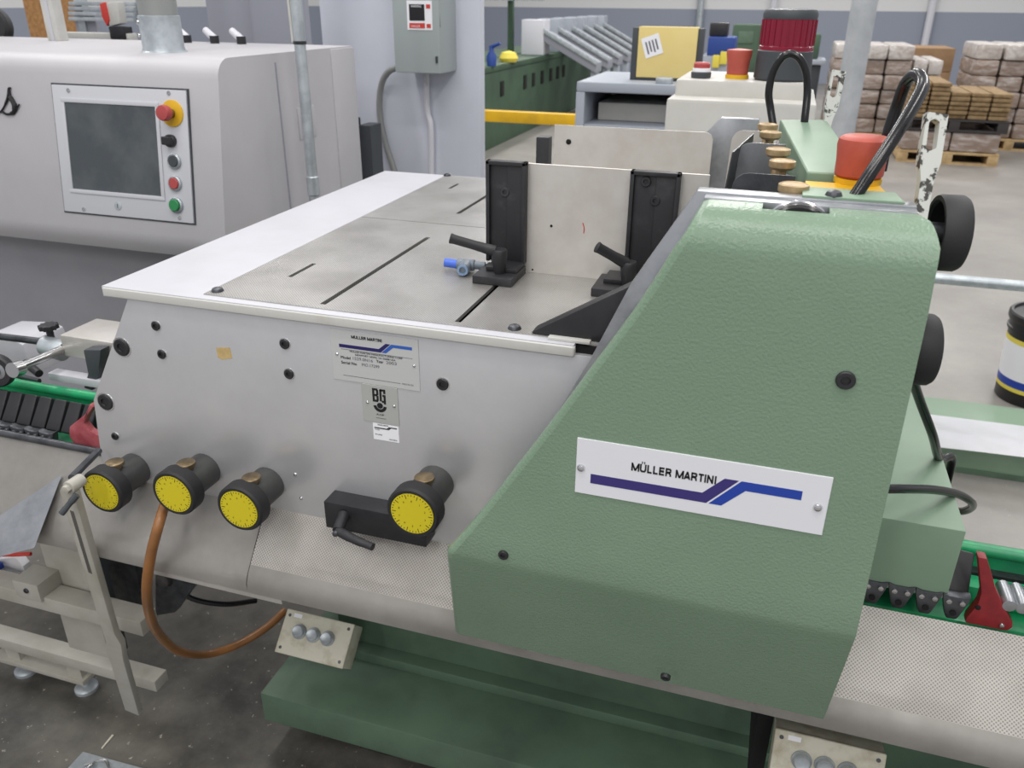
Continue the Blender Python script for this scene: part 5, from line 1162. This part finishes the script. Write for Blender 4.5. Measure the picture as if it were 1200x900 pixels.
for r_i in range(nr):
    nc = 5 if r_i < 6 else 2
    for c_i in range(nc):
        w_ = (x1-x0)/5; j = random.uniform(-.02, .02)
        g = G(); g.box((x0+c_i*w_+.008, 9.6+j, zz+r_i*hh+.002), (x0+(c_i+1)*w_-.008, 10.5, zz+(r_i+1)*hh-.004)); put('board_bundle', g, 'carton2', t, bevel=.01)
x0 = COORD[(1062, 12.6)]; x1 = COORD[(1118, 12.6)]; zt = COORD[(56, 12.6, 'z')]
t = thing('pallet_load', 'plain brown cartons stacked against the grey back wall', 'pallet load', (x0, 12.6, 0), 'wrapped pallet loads')
pallet(x0, x1, 12.6, '', t)
for r_i in range(3):
    g = G(); g.box((x0, 12.62, .124+r_i*(zt-.124)/3), (x1, 13.5, .12+(r_i+1)*(zt-.124)/3)); put('carton', g, 'carton', t, bevel=.01)

# ================================================================== RIGHT: BUCKET, LOW GREEN BED, RAIL
c = (1.114, 3.569, 0)
bxc, byc, br_ = 1.011+.15, 3.62, .15
Bu = thing('bucket', 'black lidded bucket with yellow, white and blue label on the floor', 'bucket', (bxc, byc, 0))
g = G(); g.lathe((bxc, byc, 0), (0, 0, 1), [(.132, 0), (.136, .006), (.150, .30), (.158, .302), (.158, .312), (.152, .315), (.152, .345)], 40); put('body', g, 'bucket', Bu)
g = G(); g.lathe((bxc, byc, .34), (0, 0, 1), [(.160, 0), (.163, .008), (.163, .028), (.158, .035), (.148, .035), (.144, .024), (.06, .022), (0, .022)], 40); put('lid', g, 'bucket', Bu)
def band(z0, z1, m, nm, dr=.0008):
    r0 = .136+(.014)*z0/.3+dr; r1 = .136+.014*z1/.3+dr
    g = G(); g.lathe((bxc, byc, 0), (0, 0, 1), [(r0, z0), (r1, z1)], 40, cap=False); return put(nm, g, m, Bu)
band(.055, .275, 'paper', 'label_band'); band(.255, .275, 'yellow_tag', 'yellow_band', .0014); band(.055, .072, 'yellow_tag', 'yellow_band', .0014); band(.072, .105, 'blue', 'blue_band', .0014)
g = G()
for k in range(3):
    a_ = math.radians(-115+14*k); r = .1475
    g.box((bxc+r*math.cos(a_)-.014, byc+r*math.sin(a_)-.002, .20), (bxc+r*math.cos(a_)+.014, byc+r*math.sin(a_)+.002, .215))
put('label_print', g, 'grey_ink', Bu)
# low green bed with white sheet
gb0 = (0.8422, 2.863, 0)
Lb = thing('low_green_bed', 'low flat green machine bed on the floor before the bucket', 'machine base', (1.2, 3.1, 0))
g = G(); yb0 = (0.8411, 2.856, 0)[1]; yb1 = (0.9186, 3.259, 0.1)[1]
g.box((.15, yb0, .0), (3.0, yb1, .10)); put('bed', g, 'green_smooth', Lb, bevel=.004)
g = G(); g.box((.15, yb0-.006, .0), (3.0, yb0, .02)); put('kick_strip', g, 'green_base', Lb)
w0 = (0.615, 3.073, 0.115); w1 = (0.6487, 2.809, 0.115)
g = G(); n = 6; A = []; B = []
rows = []
for k in range(7):
    t_ = k/6; rows.append([g.v((w0[0]+(w1[0]-w0[0])*s + t_*1.0, w0[1]+(w1[1]-w0[1])*s, .104+.012*math.sin(math.pi*t_)*(.4+.6*s)+.004)) for s in (0, .5, 1)])
for P, Q in zip(rows[:-1], rows[1:]):
    for k in range(2): g.bm.faces.new((P[k], Q[k], Q[k+1], P[k+1]))
bmesh.ops.solidify(g.bm, geom=g.bm.faces[:], thickness=.003); tag(put('white_sheet', g, 'paper'), 'large white sheet lying on the low green bed', 'sheet')
a = (0.546, 3, 0.6516)
Pr = thing('pipe_rail', 'horizontal grey pipe rail right of the green cover', 'rail', (a[0], 3.0, 0))
g = G(); g.tube([(a[0]-.3, 3.0, a[2]+.0), (a[0]+1.5, 3.0, a[2])], .018, 14, smooth=False); put('pipe', g, 'galv', Pr)
for x in (a[0]-.28, a[0]+1.4):
    g = G(); g.cyl((x, 3.0, .10), (x, 3.0, a[2]), .018, n=14); put('post', g, 'galv', Pr)
